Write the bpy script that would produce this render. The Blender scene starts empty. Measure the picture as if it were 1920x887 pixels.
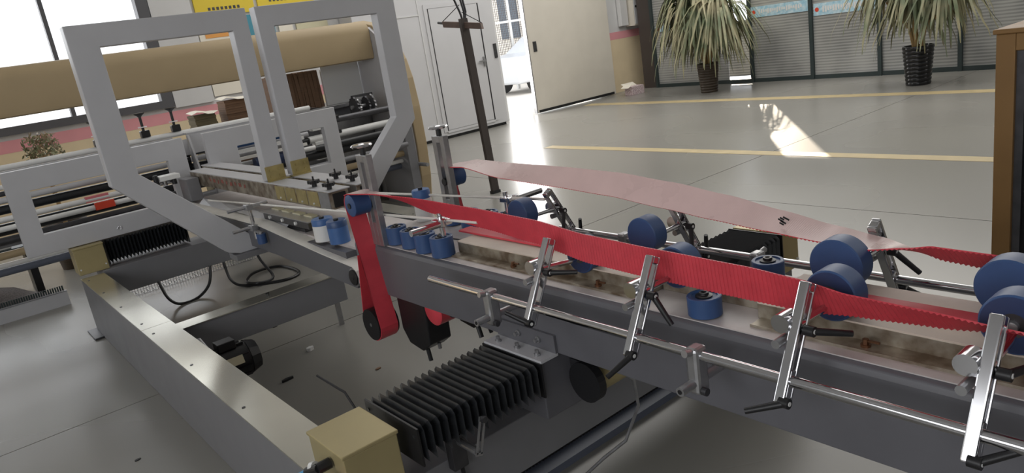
import bpy, bmesh, math, random
from mathutils import Vector, Matrix
random.seed(7)
S = bpy.context.scene
COL = S.collection
PI = math.pi

# ------------------------------------------------------------------ camera
FPX = 1373.4
yaw, pitch, roll = (math.radians(a) for a in (37.555, 15.433, -9.045))
fw = Vector((math.sin(yaw)*math.cos(pitch), math.cos(yaw)*math.cos(pitch), -math.sin(pitch)))
r0 = Vector((math.cos(yaw), -math.sin(yaw), 0)); u0 = r0.cross(fw)
rt = math.cos(roll)*r0 + math.sin(roll)*u0; up = -math.sin(roll)*r0 + math.cos(roll)*u0
cd = bpy.data.cameras.new('camera'); cam = bpy.data.objects.new('camera', cd); COL.objects.link(cam)
cam.matrix_world = Matrix(((rt.x, up.x, -fw.x, 0), (rt.y, up.y, -fw.y, 0), (rt.z, up.z, -fw.z, 1.6), (0, 0, 0, 1)))
cd.sensor_width = 36; cd.lens = FPX/1920*36; cd.clip_start = 0.02; cd.clip_end = 300
S.camera = cam

# ------------------------------------------------------------------ world, sun, daylight, added fill lamps
W = bpy.data.worlds.new('world'); S.world = W; W.use_nodes = True
bg = W.node_tree.nodes['Background']; bg.inputs[0].default_value = (0.93, 0.96, 1.0, 1); bg.inputs[1].default_value = 1.2
def light(name, kind, loc, direction, energy, color=(1, 1, 1), sx=1, sy=1):
    l = bpy.data.lights.new(name, kind); o = bpy.data.objects.new(name, l); COL.objects.link(o)
    o.location = loc; o.rotation_euler = Vector(direction).to_track_quat('-Z', 'Y').to_euler()
    l.energy = energy; l.color = color
    if kind == 'AREA': l.shape = 'RECTANGLE'; l.size = sx; l.size_y = sy
    return o
sun = light('sun', 'SUN', (30, 25, 12), (-0.79, -0.62, -0.35), 6.0, (1, 0.86, 0.68)); sun.data.angle = 0.009
light('daylight_window', 'AREA', (-0.6, 11.25, 2.75), (0, -1, -0.15), 60, (0.95, 0.98, 1), 6.6, 2.5)
light('daylight_doorway', 'AREA', (9.2, 11.3, 1.3), (-0.1, -1, -0.1), 42, (1, 0.98, 0.95), 1.0, 2.4)
light('fill_high_right', 'AREA', (12.3, 3.0, 3.9), (-1, 0, -0.35), 190, (1, 0.96, 0.9), 12, 1.8)  # added fill lamp, set at an unseen glazed strip above the partition
light('fill_overhead', 'AREA', (7.6, 6.6, 5.3), (0, 0, -1), 200, (1, 0.98, 0.95), 8, 7.5)  # added overhead fill lamp; the ceiling has no opening
light('fill_left', 'AREA', (-4.4, 2.0, 2.5), (1, 0.1, -0.05), 175, (0.97, 0.98, 1), 11, 2.6)  # added fill lamp for the near faces of the machine
S.view_settings.view_transform = 'Standard'; S.view_settings.look = 'None'
S.view_settings.gamma = 1; S.view_settings.use_curve_mapping = False
S.view_settings.exposure = 0.72

# ------------------------------------------------------------------ materials
def lin(c): return tuple((v/12.92 if v <= .04045 else ((v+.055)/1.055)**2.4) for v in c)
def rgb(r, g, b): return lin((r/255, g/255, b/255))
def mat(name, col, rough=.5, metal=0, noise=0.0, nscale=8, bump=0, col2=None, spec=.5, stretch=(1, 1, 1), emit=None, contrast=None, detail=4, rv=(.8, 1.25)):
    m = bpy.data.materials.new(name); m.use_nodes = True
    nt = m.node_tree; b = nt.nodes['Principled BSDF']
    b.inputs['Base Color'].default_value = (*col, 1); b.inputs['Roughness'].default_value = rough
    b.inputs['Metallic'].default_value = metal; b.inputs['Specular IOR Level'].default_value = spec
    if emit: b.inputs['Emission Color'].default_value = (*col, 1); b.inputs['Emission Strength'].default_value = emit
    if noise or bump or col2:
        tc = nt.nodes.new('ShaderNodeTexCoord'); mp = nt.nodes.new('ShaderNodeMapping'); mp.inputs['Scale'].default_value = stretch
        n = nt.nodes.new('ShaderNodeTexNoise'); n.inputs['Scale'].default_value = nscale; n.inputs['Detail'].default_value = detail
        nt.links.new(tc.outputs['Object'], mp.inputs['Vector']); nt.links.new(mp.outputs['Vector'], n.inputs['Vector'])
        if col2 or noise:
            cr = nt.nodes.new('ShaderNodeValToRGB')
            c2 = col2 or tuple(max(0, v*(1-noise)) for v in col)
            cr.color_ramp.elements[0].color = (*c2, 1); cr.color_ramp.elements[1].color = (*col, 1)
            lo, hi = contrast or (.35, .65)
            cr.color_ramp.elements[0].position = lo; cr.color_ramp.elements[1].position = hi
            nt.links.new(n.outputs['Fac'], cr.inputs['Fac']); nt.links.new(cr.outputs['Color'], b.inputs['Base Color'])
        if noise:
            mr = nt.nodes.new('ShaderNodeMapRange'); mr.inputs['To Min'].default_value = rough*rv[0]; mr.inputs['To Max'].default_value = min(1, rough*rv[1])
            nt.links.new(n.outputs['Fac'], mr.inputs['Value']); nt.links.new(mr.outputs['Result'], b.inputs['Roughness'])
        if bump:
            bp = nt.nodes.new('ShaderNodeBump'); bp.inputs['Strength'].default_value = bump; bp.inputs['Distance'].default_value = .01
            nt.links.new(n.outputs['Fac'], bp.inputs['Height']); nt.links.new(bp.outputs['Normal'], b.inputs['Normal'])
    return m
M = {}
M['floor'] = mat('epoxy_floor', rgb(140, 138, 132), .27, 0, .08, .45, contrast=(.1, .9), spec=.4, detail=1, rv=(.7, 1.3))
M['joint'] = mat('floor_joint', rgb(70, 70, 68), .8)
M['yline'] = mat('yellow_floor_paint', rgb(190, 172, 130), .5, 0, .15, 6)
M['paint'] = mat('pale_grey_paint', rgb(190, 190, 193), .38, 0, .05, 5)
M['paint2'] = mat('mid_grey_paint', rgb(122, 122, 125), .42, 0, .06, 6)
M['rail'] = mat('rail_grey_paint', rgb(97, 97, 102), .4, 0, .08, 9)
M['deck'] = mat('worn_deck_paint', rgb(202, 195, 193), .4, .05, .14, 14)
M['cream'] = mat('cream_plate', rgb(214, 198, 184), .5, 0, .14, 10)
M['galv'] = mat('galvanised_worn', rgb(178, 170, 155), .38, .55, 0, 16, 0, rgb(112, 96, 78))
M['zinc'] = mat('zinc_plate', rgb(222, 219, 206), .2, .85, .10, 4)
M['champ'] = mat('champagne_cover', rgb(182, 168, 124), .36, .35, .08, 7)
M['gold'] = mat('yellow_zinc', rgb(188, 172, 118), .35, .55, .2, 20)
M['chrome'] = mat('chrome', rgb(208, 208, 211), .14, 1.0)
M['steel'] = mat('brushed_steel', rgb(172, 172, 174), .3, .75, .15, 30)
M['dsteel'] = mat('dark_steel', rgb(92, 92, 95), .35, .8, .2, 20)
M['black'] = mat('black_plastic', rgb(28, 28, 30), .4)
M['rubber'] = mat('black_bellows_rubber', rgb(37, 39, 42), .36, 0, .25, 40)
M['blue'] = mat('navy_polyurethane', rgb(56, 84, 130), .42, 0, .12, 12)
M['blue2'] = mat('mid_blue_polyurethane', rgb(70, 108, 164), .45, 0, .12, 12)
M['bluedark'] = mat('dark_navy_face', rgb(36, 52, 92), .5, 0, .1, 12)
M['white'] = mat('white_plastic', rgb(222, 222, 220), .4)
M['red'] = mat('red_belt', rgb(214, 70, 82), .42, 0, .12, 18)
M['beltsheen'] = mat('belt_back_sheen', rgb(226, 196, 192), .28, 0, .08, 8)  # pale tint puts the light reflected off the back into its colour
M['whitebelt'] = mat('pale_belt', rgb(228, 225, 218), .4, 0, .1, 10)
M['brass'] = mat('rusty_brass_bolt', rgb(120, 84, 60), .4, .7, .2, 40)
M['beige'] = mat('beige_paint', rgb(176, 156, 122), .5, 0, .06, 3)
M['wall'] = mat('white_wall', rgb(206, 206, 206), .7, 0, .04, 2)
M['wallpink'] = mat('pink_dado', rgb(224, 156, 162), .7, 0, .06, 4)
M['wallbeige'] = mat('beige_dado', rgb(224, 206, 172), .7, 0, .06, 4)
M['dimwall'] = mat('grey_hall_wall', rgb(190, 190, 190), .8, 0, .05, 2)
M['frost'] = mat('frosted_glass', rgb(200, 204, 206), .6)
M['frame'] = mat('dark_window_frame', rgb(86, 86, 90), .5)
M['door'] = mat('warm_white_door', rgb(206, 200, 188), .5, 0, .05, 3)
M['booth'] = mat('booth_panel', rgb(196, 196, 198), .5, 0, .03, 3)
M['pillar'] = mat('dark_pillar', rgb(72, 64, 60), .6, 0, .1, 3)
M['greenframe'] = mat('dark_green_frame', rgb(46, 58, 58), .5)
M['outside'] = mat('bright_concrete_yard', rgb(225, 220, 212), .9, 0, .05, 2)
M['leaf'] = mat('strap_leaf', rgb(96, 108, 78), .5, 0, 0, 3, 0, rgb(158, 150, 118), contrast=(.35, .65))
M['leafd'] = mat('dark_strap_leaf', rgb(62, 80, 50), .55, 0, 0, 9, 0, rgb(120, 124, 80), contrast=(.3, .7))
M['bush'] = mat('bush_leaf', rgb(120, 130, 96), .6, 0, 0, 20, 0, rgb(150, 112, 92), contrast=(.3, .6))
M['pot'] = mat('black_glazed_pot', rgb(26, 26, 28), .2)
M['potw'] = mat('woven_dark_pot', rgb(72, 60, 48), .45, 0, .4, 60)
M['cane'] = mat('tan_cane', rgb(176, 146, 96), .6, 0, .2, 10)
M['soil'] = mat('soil', rgb(60, 48, 38), .9)
M['card'] = mat('brown_cardboard', rgb(126, 98, 76), .8, 0, .25, 6, stretch=(1, 1, 30))
M['cardg'] = mat('olive_cardboard', rgb(112, 104, 80), .8, 0, .25, 6, stretch=(1, 1, 30))
M['paper'] = mat('white_paper', rgb(232, 226, 212), .8)
M['yellow'] = mat('yellow_board', rgb(222, 196, 60), .6)
M['teal'] = mat('teal_board', rgb(70, 140, 160), .6)
M['orange'] = mat('orange_strip', rgb(226, 160, 84), .6)
M['skyblue'] = mat('light_blue_sticker', rgb(150, 196, 216), .5, 0, 0, 18, 0, rgb(206, 226, 234))
M['cabbrown'] = mat('bronze_cabinet', rgb(140, 106, 62), .5, .2, .1, 6)
M['void'] = mat('dark_cabinet_inside', rgb(14, 13, 16), .7)
M['orangered'] = mat('orange_red_block', rgb(214, 70, 44), .5)
M['pinkblock'] = mat('pink_block', rgb(214, 122, 128), .5)
M['mesh'] = mat('grey_wire_mesh', rgb(110, 104, 104), .6, .3, .5, 90)
M['duct'] = mat('slate_cable_duct', rgb(92, 98, 112), .5)
M['wood'] = mat('grey_brown_handle', rgb(110, 92, 84), .5, .2, .2, 12)
M['scrub'] = mat('label_plate', rgb(206, 200, 170), .4, .2)
M['redmark'] = mat('faded_red_marks', rgb(150, 84, 74), .6)
M['yknob'] = mat('yellow_knob', rgb(214, 190, 60), .4)
M['lblue'] = mat('blue_hose', rgb(64, 150, 200), .4)
M['carpaint'] = mat('silver_car_paint', rgb(214, 218, 224), .3, .2)
M['carglass'] = mat('car_glass', rgb(80, 92, 104), .15)
def clear_glass():
    m = bpy.data.materials.new('clear_glass'); m.use_nodes = True; nt = m.node_tree
    for n in list(nt.nodes): nt.nodes.remove(n)
    o = nt.nodes.new('ShaderNodeOutputMaterial'); mx = nt.nodes.new('ShaderNodeMixShader'); t = nt.nodes.new('ShaderNodeBsdfTransparent'); g = nt.nodes.new('ShaderNodeBsdfGlossy')
    g.inputs['Roughness'].default_value = .03; mx.inputs[0].default_value = .06
    nt.links.new(t.outputs[0], mx.inputs[1]); nt.links.new(g.outputs[0], mx.inputs[2]); nt.links.new(mx.outputs[0], o.inputs[0]); return m
M['glass'] = clear_glass()
def blind_glass(fac=.1, name='blind_lined_glass'):
    m = bpy.data.materials.new(name); m.use_nodes = True; nt = m.node_tree; b = nt.nodes['Principled BSDF']
    o = nt.nodes['Material Output']
    tc = nt.nodes.new('ShaderNodeTexCoord'); w = nt.nodes.new('ShaderNodeTexWave'); w.wave_type = 'BANDS'; w.bands_direction = 'Z'
    w.inputs['Scale'].default_value = 6.5; w.inputs['Distortion'].default_value = .6; w.inputs['Detail'].default_value = 1
    n = nt.nodes.new('ShaderNodeTexNoise'); n.inputs['Scale'].default_value = 1.6
    cr = nt.nodes.new('ShaderNodeValToRGB'); cr.color_ramp.elements[0].color = (*rgb(78, 80, 84), 1); cr.color_ramp.elements[1].color = (*rgb(182, 182, 178), 1)
    ad = nt.nodes.new('ShaderNodeMath'); ad.operation = 'MULTIPLY_ADD'; ad.inputs[1].default_value = .45
    nt.links.new(tc.outputs['Object'], w.inputs['Vector']); nt.links.new(tc.outputs['Object'], n.inputs['Vector'])
    nt.links.new(w.outputs['Fac'], ad.inputs[0]); nt.links.new(n.outputs['Fac'], ad.inputs[2]); nt.links.new(ad.outputs[0], cr.inputs['Fac'])
    nt.links.new(cr.outputs['Color'], b.inputs['Base Color']); b.inputs['Roughness'].default_value = .1
    tr = nt.nodes.new('ShaderNodeBsdfTranslucent'); nt.links.new(cr.outputs['Color'], tr.inputs['Color'])
    mx = nt.nodes.new('ShaderNodeMixShader'); mx.inputs[0].default_value = fac
    nt.links.new(b.outputs[0], mx.inputs[1]); nt.links.new(tr.outputs[0], mx.inputs[2]); nt.links.new(mx.outputs[0], o.inputs[0])
    return m
M['blind'] = blind_glass(); M['blindlit'] = blind_glass(.55, 'sunlit_blind_glass')  # blindlit: lit copy of the blind, more translucent to brighten the backlit pane

# ------------------------------------------------------------------ mesh helpers
class MB:
    def __init__(s): s.v = []; s.f = []
    def add(s, vs, fs):
        k = len(s.v); s.v += [Vector(v) for v in vs]; s.f += [tuple(k+i for i in f) for f in fs]; return s
    def box(s, x0, x1, y0, y1, z0, z1):
        return s.add([(x, y, z) for z in (z0, z1) for y in (y0, y1) for x in (x0, x1)],
                     [(0, 2, 3, 1), (4, 5, 7, 6), (0, 1, 5, 4), (2, 6, 7, 3), (0, 4, 6, 2), (1, 3, 7, 5)])
    def obox(s, c, ax, ay, az):          # half-axis vectors
        c = Vector(c); ax = Vector(ax); ay = Vector(ay); az = Vector(az)
        return s.add([c+i*ax+j*ay+k*az for k in (-1, 1) for j in (-1, 1) for i in (-1, 1)],
                     [(0, 2, 3, 1), (4, 5, 7, 6), (0, 1, 5, 4), (2, 6, 7, 3), (0, 4, 6, 2), (1, 3, 7, 5)])
    def bar(s, p, q, wv, hv):            # box from p to q, half widths given as vectors
        p = Vector(p); q = Vector(q); return s.obox((p+q)/2, (q-p)/2, wv, hv)
    def cyl(s, p, q, r, n=20, r2=None, caps=True):
        p = Vector(p); q = Vector(q); d = (q-p).normalized(); r2 = r if r2 is None else r2
        a = d.orthogonal().normalized(); b = d.cross(a); k = len(s.v)
        for c, rr in ((p, r), (q, r2)):
            for i in range(n):
                t = 2*PI*i/n; s.v.append(c + a*(rr*math.cos(t)) + b*(rr*math.sin(t)))
        for i in range(n): s.f.append((k+i, k+(i+1) % n, k+n+(i+1) % n, k+n+i))
        if caps: s.f.append(tuple(k+i for i in range(n-1, -1, -1))); s.f.append(tuple(k+n+i for i in range(n)))
        return s
    def lathe(s, c, axis, prof, n=24):   # prof: (radius, distance along axis)
        c = Vector(c); d = Vector(axis).normalized(); a = d.orthogonal().normalized(); b = d.cross(a); k = len(s.v); m = len(prof)
        for r, h in prof:
            for i in range(n):
                t = 2*PI*i/n; s.v.append(c + d*h + a*(r*math.cos(t)) + b*(r*math.sin(t)))
        for j in range(m-1):
            for i in range(n): s.f.append((k+j*n+i, k+j*n+(i+1) % n, k+(j+1)*n+(i+1) % n, k+(j+1)*n+i))
        s.f.append(tuple(k+i for i in range(n-1, -1, -1))); s.f.append(tuple(k+(m-1)*n+i for i in range(n)))
        return s
    def tube(s, pts, r, n=8):
        pts = [Vector(p) for p in pts]; k = len(s.v); a = None
        for i, p in enumerate(pts):
            d = (pts[min(i+1, len(pts)-1)] - pts[max(i-1, 0)]).normalized()
            a = d.orthogonal().normalized() if a is None else (a - d*a.dot(d)).normalized()
            b = d.cross(a)
            for j in range(n): t = 2*PI*j/n; s.v.append(p + a*(r*math.cos(t)) + b*(r*math.sin(t)))
        for i in range(len(pts)-1):
            for j in range(n): s.f.append((k+i*n+j, k+i*n+(j+1) % n, k+(i+1)*n+(j+1) % n, k+(i+1)*n+j))
        s.f.append(tuple(k+j for j in range(n-1, -1, -1))); s.f.append(tuple(k+(len(pts)-1)*n+j for j in range(n)))
        return s
    def prism(s, poly, e0, e1):          # poly: list of 3D points, extruded by vector e from e0 to e1
        e0 = Vector(e0); e1 = Vector(e1); n = len(poly); k = len(s.v)
        s.v += [Vector(p)+e0 for p in poly] + [Vector(p)+e1 for p in poly]
        s.f.append(tuple(k+i for i in range(n-1, -1, -1))); s.f.append(tuple(k+n+i for i in range(n)))
        for i in range(n): s.f.append((k+i, k+(i+1) % n, k+n+(i+1) % n, k+n+i))
        return s
    def sheet(s, rows):                  # grid of points
        k = len(s.v); n = len(rows[0])
        for r in rows: s.v += [Vector(p) for p in r]
        for i in range(len(rows)-1):
            for j in range(n-1): s.f.append((k+i*n+j, k+i*n+j+1, k+(i+1)*n+j+1, k+(i+1)*n+j))
        return s
    def build(s, name, m, parent=None, smooth=False, bevel=0, loc=None, solid=0, fix=True):
        if parent is not None: base = Vector(parent['_o'])
        elif loc is not None: base = Vector(loc)
        else:
            lo = [min(v[i] for v in s.v) for i in range(3)]; hi = [max(v[i] for v in s.v) for i in range(3)]
            base = Vector(((lo[0]+hi[0])/2, (lo[1]+hi[1])/2, lo[2]))
        me = bpy.data.meshes.new(name); me.from_pydata([v-base for v in s.v], [], s.f)
        if fix:
            bm = bmesh.new(); bm.from_mesh(me); bmesh.ops.recalc_face_normals(bm, faces=bm.faces); bm.to_mesh(me); bm.free()
        ms = m if isinstance(m, (list, tuple)) else [m]
        for x in ms: me.materials.append(M[x] if isinstance(x, str) else x)
        o = bpy.data.objects.new(name, me); COL.objects.link(o); o['_o'] = tuple(base)
        if parent is not None: o.parent = parent
        else: o.location = base
        if bevel:
            b = o.modifiers.new('bevel', 'BEVEL'); b.width = bevel; b.segments = 2; b.limit_method = 'ANGLE'; b.angle_limit = math.radians(40)
        if solid:
            b = o.modifiers.new('solid', 'SOLIDIFY'); b.thickness = solid; b.offset = 0
        if smooth:
            for p in me.polygons: p.use_smooth = True
            try: me.set_sharp_from_angle(angle=math.radians(40))
            except Exception: pass
        return o
def thing(name, label, cat, loc, group=None):
    o = bpy.data.objects.new(name, None); COL.objects.link(o); o.location = loc; o.empty_display_size = .05
    o['_o'] = tuple(loc); o['label'] = label; o['category'] = cat
    if group: o['group'] = group
    return o
def tag(o, label, cat, group=None):
    o['label'] = label; o['category'] = cat
    if group: o['group'] = group
    return o
def struct(o): o['kind'] = 'structure'; return o
def B(x0, x1, y0, y1, z0, z1): return MB().box(x0, x1, y0, y1, z0, z1)

# ================================================================== THE SETTING
X0, X1, Y0, Y1, ZC = -4.5, 12.4, -4.5, 11.0, 5.4
fl = struct(B(X0-.3, 13.4, Y0-.3, 11.25, -.12, -.02).build('floor', 'joint', loc=(0, 0, 0)))
for xa, xb in ((X0-.3, 5.046), (5.054, 13.4)):
    for ya, yb in ((Y0-.3, 4.206), (4.214, 11.25)):
        B(xa, xb, ya, yb, -.03, 0).build('floor_slab', 'floor', fl)
for xa, xb, ya, yb in ((6.63, 6.80, -3, 7.6), (10.25, 10.49, -3, 10.4)):
    B(xa, xb, ya, yb, 0, .0025).build('yellow_line', 'yline', fl)
struct(B(-12, 26, 11.25, 40, -.16, -.04).build('yard_ground', 'outside'))

wf = struct(MB().box(X0, 2.95, Y1, Y1+.2, 0, 1.32).box(X0, X0+.5, Y1, Y1+.2, 1.32, ZC).box(X0+.5, 2.95, Y1, Y1+.2, 4.1, ZC)
            .box(2.95, 8.85, Y1, Y1+.2, 0, ZC).box(8.85, 11.4, Y1, Y1+.2, 2.7, ZC).box(11.4, 13.4, Y1, Y1+.2, 0, ZC).build('wall_far', 'wall'))
for xa, xb in ((X0, 5.6), (11.68, 12.95)):
    B(xa, xb, Y1-.012, Y1-.001, 0, 1.11).build('beige_dado', 'wallbeige', wf)
    B(xa, xb, Y1-.014, Y1-.001, 1.11, 1.26).build('pink_band', 'wallpink', wf)
B(2.96, 3.5, Y1-.05, Y1-.001, 1.30, 4.2).build('pilaster', 'wall', wf)
w1 = struct(MB().box(X0+.5, 2.95, Y1-.06, Y1+.1, 1.32, 1.42).box(X0+.5, 2.95, Y1-.06, Y1+.1, 4.0, 4.1).box(2.80, 2.95, Y1-.06, Y1+.1, 1.42, 4.0)
            .box(X0+.5, X0+.62, Y1-.06, Y1+.1, 1.42, 4.0).build('window_1', 'frame'))
for x in (-2.6, -1.16, .28, 1.72):
    B(x-.025, x+.025, Y1-.03, Y1+.07, 1.42, 4.0).build('mullion', 'frame', w1)
xs = [X0+.62, -2.625, -2.575, -1.185, -1.135, .255, .305, 1.695, 1.745, 2.80]
for i in range(0, 10, 2): B(xs[i], xs[i+1], Y1+.02, Y1+.028, 1.42, 4.0).build('pane', 'glass', w1)
struct(B(X0-.2, X0, Y0-.2, Y1+.2, 0, ZC).build('wall_left', 'dimwall'))
w2 = struct(MB().box(X0, X0+.06, -4.1, 7.24, 1.0, 1.08).box(X0, X0+.06, -4.1, 7.24, 3.72, 3.8).build('added_left_window', 'frame'))  # unseen window, added to go with the left fill lamp
for i in range(8): B(X0, X0+.06, -4.1+i*1.62, -4.02+i*1.62, 1.08, 3.72).build('mullion', 'frame', w2)
for i in range(7): B(X0+.01, X0+.02, -4.02+i*1.62, -2.48+i*1.62, 1.08, 3.72).build('pane', 'frost', w2)
struct(B(X0, 13.4, Y0-.2, Y0, 0, ZC).build('wall_back', 'dimwall'))
struct(B(12.95, 13.15, 10.3, 11.0, 0, ZC).build('wall_corner', 'wall'))
struct(B(X0-.2, 13.6, Y0-.2, Y1+.2, ZC, ZC+.2).build('ceiling', 'dimwall'))
# glazed partition on the right
wr = struct(MB().box(X1, X1+.12, Y0, 10.28, 0, .07).box(X1, X1+.12, Y0, 10.28, 2.62, 2.8).build('wall_right', 'greenframe'))
ys = [10.28, 8.5, 8.0, 6.81, 5.65, 4.46, 3.3, 2.1, .9, -.3, -1.5, -2.7, -3.9, Y0]
for i, y in enumerate(ys[:-1]):
    if i == 1: continue
    B(X1-.02, X1+.1, y-.03, y+.03, .0, 2.62).build('mullion', 'greenframe', wr)
for i in range(len(ys)-1):
    ya, yb = ys[i+1]+.03, ys[i]-.03
    if i == 1:
        B(X1+.03, X1+.045, ya, yb+.05, .07, .13).build('pane', 'glass', wr); B(X1+.03, X1+.045, ya, yb+.05, .13, 1.15).build('pane', 'blindlit', wr)
        B(X1+.03, X1+.045, ya, yb+.05, 1.15, 2.62).build('pane', 'glass', wr)
    else:
        B(X1+.03, X1+.045, ya, yb, .07, 2.62).build('pane', 'blind', wr)
for ya, yb, za, zb in ((6.86, 7.97, 1.17, 1.36), (5.70, 6.76, 1.07, 1.27), (9.3, 10.22, 1.13, 1.25)):
    st = B(X1+.018, X1+.026, ya, yb, za, zb).build('blue_sticker_strip', 'skyblue', wr)
    mk = MB(); y = yb-.16
    while y > ya+.1:
        h = .015*((int(y*50)*7) % 3); mk.box(X1+.014, X1+.018, y-.03, y, za+.05+h, zb-.05-h*.5); y -= .045
    mk.build('printed_marks', 'white', st); MB().cyl((X1+.012, yb-.06, (za+zb)/2), (X1+.018, yb-.06, (za+zb)/2), .035, 14).build('printed_badge', 'orangered', st)
MB().box(X1, X1+.12, Y0, 10.28, 5.0, ZC).build('header', 'greenframe', wr)
B(X1+.05, X1+.06, Y0, 10.28, 2.8, 5.0).build('added_frosted_pane', 'frost', wr)  # unseen high glazing, added behind the right fill lamp
for y in (10.25, 7.3, 4.3, 1.3, -1.7, -4.4): B(X1, X1+.12, y-.04, y+.04, 2.8, 5.0).build('post', 'greenframe', wr)
pl = MB().box(12.42, 12.9, 10.30, 10.66, 0, ZC).build('corner_pillar', 'pillar'); struct(pl)
B(12.405, 12.45, 10.285, 10.31, 0, ZC).build('edge_trim', 'steel', pl)

# sliding door leaf in front of the doorway
d1 = struct(B(9.39, 11.66, 10.80, 10.87, .02, 2.68).build('door_1', 'door', bevel=.004))
B(9.52, 9.60, 10.785, 10.80, 1.17, 1.36).build('door_handle', 'dsteel', d1)
B(9.385, 9.41, 10.79, 10.875, .02, 2.68).build('edge_strip', 'steel', d1)
B(9.45, 11.6, 10.79, 10.80, .02, .07).build('bottom_seal', 'black', d1)
struct(B(8.6, 12.0, 10.78, 10.9, 2.70, 2.80).build('trim_1', 'steel'))

# white panel booth left of the doorway
bo = thing('panel_booth', 'white panelled booth with a narrow door beside the bright doorway', 'booth', (7.0, 10.75, 0))
B(5.7, 8.46, 10.56, 10.97, .05, 3.2).build('body', 'booth', bo, bevel=.006)
B(5.72, 8.44, 10.60, 10.95, 0, .05).build('plinth', 'black', bo)
f = MB().box(7.03, 7.10, 10.545, 10.56, .12, 2.24).box(8.16, 8.23, 10.545, 10.56, .12, 2.24).box(7.10, 8.16, 10.545, 10.56, 2.17, 2.24).box(7.10, 8.16, 10.545, 10.56, .10, .14)
f.build('door_frame', 'booth', bo)
B(7.10, 7.115, 10.54, 10.56, .14, 2.17).build('shadow_gap', 'black', bo); B(8.145, 8.16, 10.54, 10.56, .14, 2.17).build('shadow_gap', 'black', bo)
d = B(7.12, 8.14, 10.548, 10.56, .15, 2.165).build('door', 'booth', bo)
MB().box(7.98, 8.12, 10.50, 10.52, 1.17, 1.20).box(8.09, 8.13, 10.52, 10.548, 1.10, 1.26).build('handle', 'steel', d)
B(6.92, 6.94, 10.55, 10.56, .08, 3.2).build('panel_seam', 'wall', bo)
B(5.72, 6.92, 10.55, 10.56, 2.08, 2.10).build('panel_seam', 'wall', bo)
B(8.37, 8.43, 10.54, 10.56, 1.2, 1.45).build('switch_plate', 'dsteel', bo)

# electric boxes over the beige dado
e = thing('electric_box', 'white metal electric box on the wall above the pink band, next to the dark pillar', 'electric box', (12.66, 10.85, 1.33))
B(12.40, 12.93, 10.74, 10.985, 1.33, 2.3).build('body', 'door', e, bevel=.004)
B(12.42, 12.91, 10.73, 10.74, 1.36, 2.27).build('door', 'booth', e); MB().cyl((12.47, 10.72, 1.72), (12.47, 10.735, 1.72), .025, 10).build('lock', 'black', e)
tag(B(12.16, 12.37, 10.88, 10.985, 1.36, 2.3).build('cable_riser', 'wall', bevel=.004), 'narrow grey cable riser fixed on the wall left of the electric box', 'cable riser')
b = thing('carton', 'small white patterned carton with open flaps on the floor before the beige dado', 'carton', (11.55, 10.2, 0))
B(11.38, 11.74, 10.1, 10.3, .002, .17).build('body', mat('speckled_carton', rgb(226, 214, 214), .8, 0, 0, 40, 0, rgb(170, 140, 146)), b)
MB().obox((11.33, 10.2, .19), (.06, 0, .03), (0, .1, 0), (0, 0, .003)).obox((11.56, 10.34, .2), (.18, 0, 0), (0, .05, .03), (0, 0, .003)).build('flap', 'paper', b)

# notice boards on the far wall
for nm, m, x0, x1, z0, z1, lb in (('notice_board', 'yellow', 3.55, 4.40, 2.46, 3.0, 'wide yellow notice board high on the wall right of the window'),
        ('notice_board', 'yellow', 4.46, 5.35, 2.50, 3.0, 'second yellow notice board high on the wall, nearer the booth'),
        ('poster', 'paper', 3.52, 4.18, 1.36, 2.40, 'large white paper poster under the first yellow board'),
        ('poster', 'teal', 4.22, 4.64, 2.08, 2.42, 'small teal poster between the two grey machine yokes'),
        ('poster', 'paper', 4.70, 4.92, 2.08, 2.40, 'narrow white poster right of the teal poster'),
        ('poster', 'scrub', 4.98, 5.5, 2.05, 2.38, 'pale cream poster left of the booth')):
    o = B(x0, x1, 10.965, 10.998, z0, z1).build(nm, m); tag(o, lb, 'poster' if nm == 'poster' else 'notice board')
    if m == 'yellow':
        k = MB(); x = x0+.18
        while x < x1-.2: k.box(x, x+.035, 10.962, 10.965, z0+.07, z0+.11); x += .06
        k.build('printed_line', 'dsteel', o)
    if x0 == 3.52: B(3.6, 4.15, 10.96, 10.965, 2.16, 2.27).build('orange_strip', 'orange', o)

# the yard outside
fe = thing('yard_fence', 'white framed mesh fence standing in the bright yard outside the doorway', 'fence', (11.5, 17, -.04))
for x in (9.4, 10.6, 11.8, 13.0, 14.2, 15.4): B(x-.04, x+.04, 16.96, 17.04, -.04, 2.9).build('post', 'white', fe)
for z in (.9, 1.9, 2.8): B(9.4, 15.4, 16.97, 17.03, z-.03, z+.03).build('rail', 'white', fe)
wm = MB()
for i in range(100): wm.box(9.4+i*.06, 9.41+i*.06, 16.99, 17.0, .9, 2.8)
for i in range(30): wm.box(9.4, 15.4, 16.99, 17.0, .95+i*.063, .958+i*.063)
wm.build('wire_mesh', 'mesh', fe)['kind'] = 'stuff'
nb_ = thing('sun_block_building', 'tall pale building added across the yard to keep sun off the doorway', 'building', (17.3, 18.5, -.04))
B(15.6, 19.0, 17.6, 21.0, -.04, 8).build('wall', 'outside', nb_)  # added block that stops the sun reaching the doorway
for z in (1.4, 4.0):
    for y in (18.2, 19.6): f_ = B(15.56, 15.6, y, y+.9, z, z+1.3).build('window', 'carglass', nb_); B(15.54, 15.56, y+.43, y+.47, z, z+1.3).build('mullion', 'white', f_)
cr = thing('parked_car', 'silver car parked in the yard, only its front seen through the doorway', 'car', (14.6, 15.8, -.04))
pf = [(12.6, .25), (12.55, .75), (12.9, .95), (13.6, 1.02), (14.3, 1.42), (15.6, 1.45), (16.4, 1.0), (16.7, .9), (16.7, .3)]
MB().prism([(x, 15.0, z) for x, z in pf], (0, 0, 0), (0, 1.7, 0)).build('body', 'carpaint', cr, bevel=.06)
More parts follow.
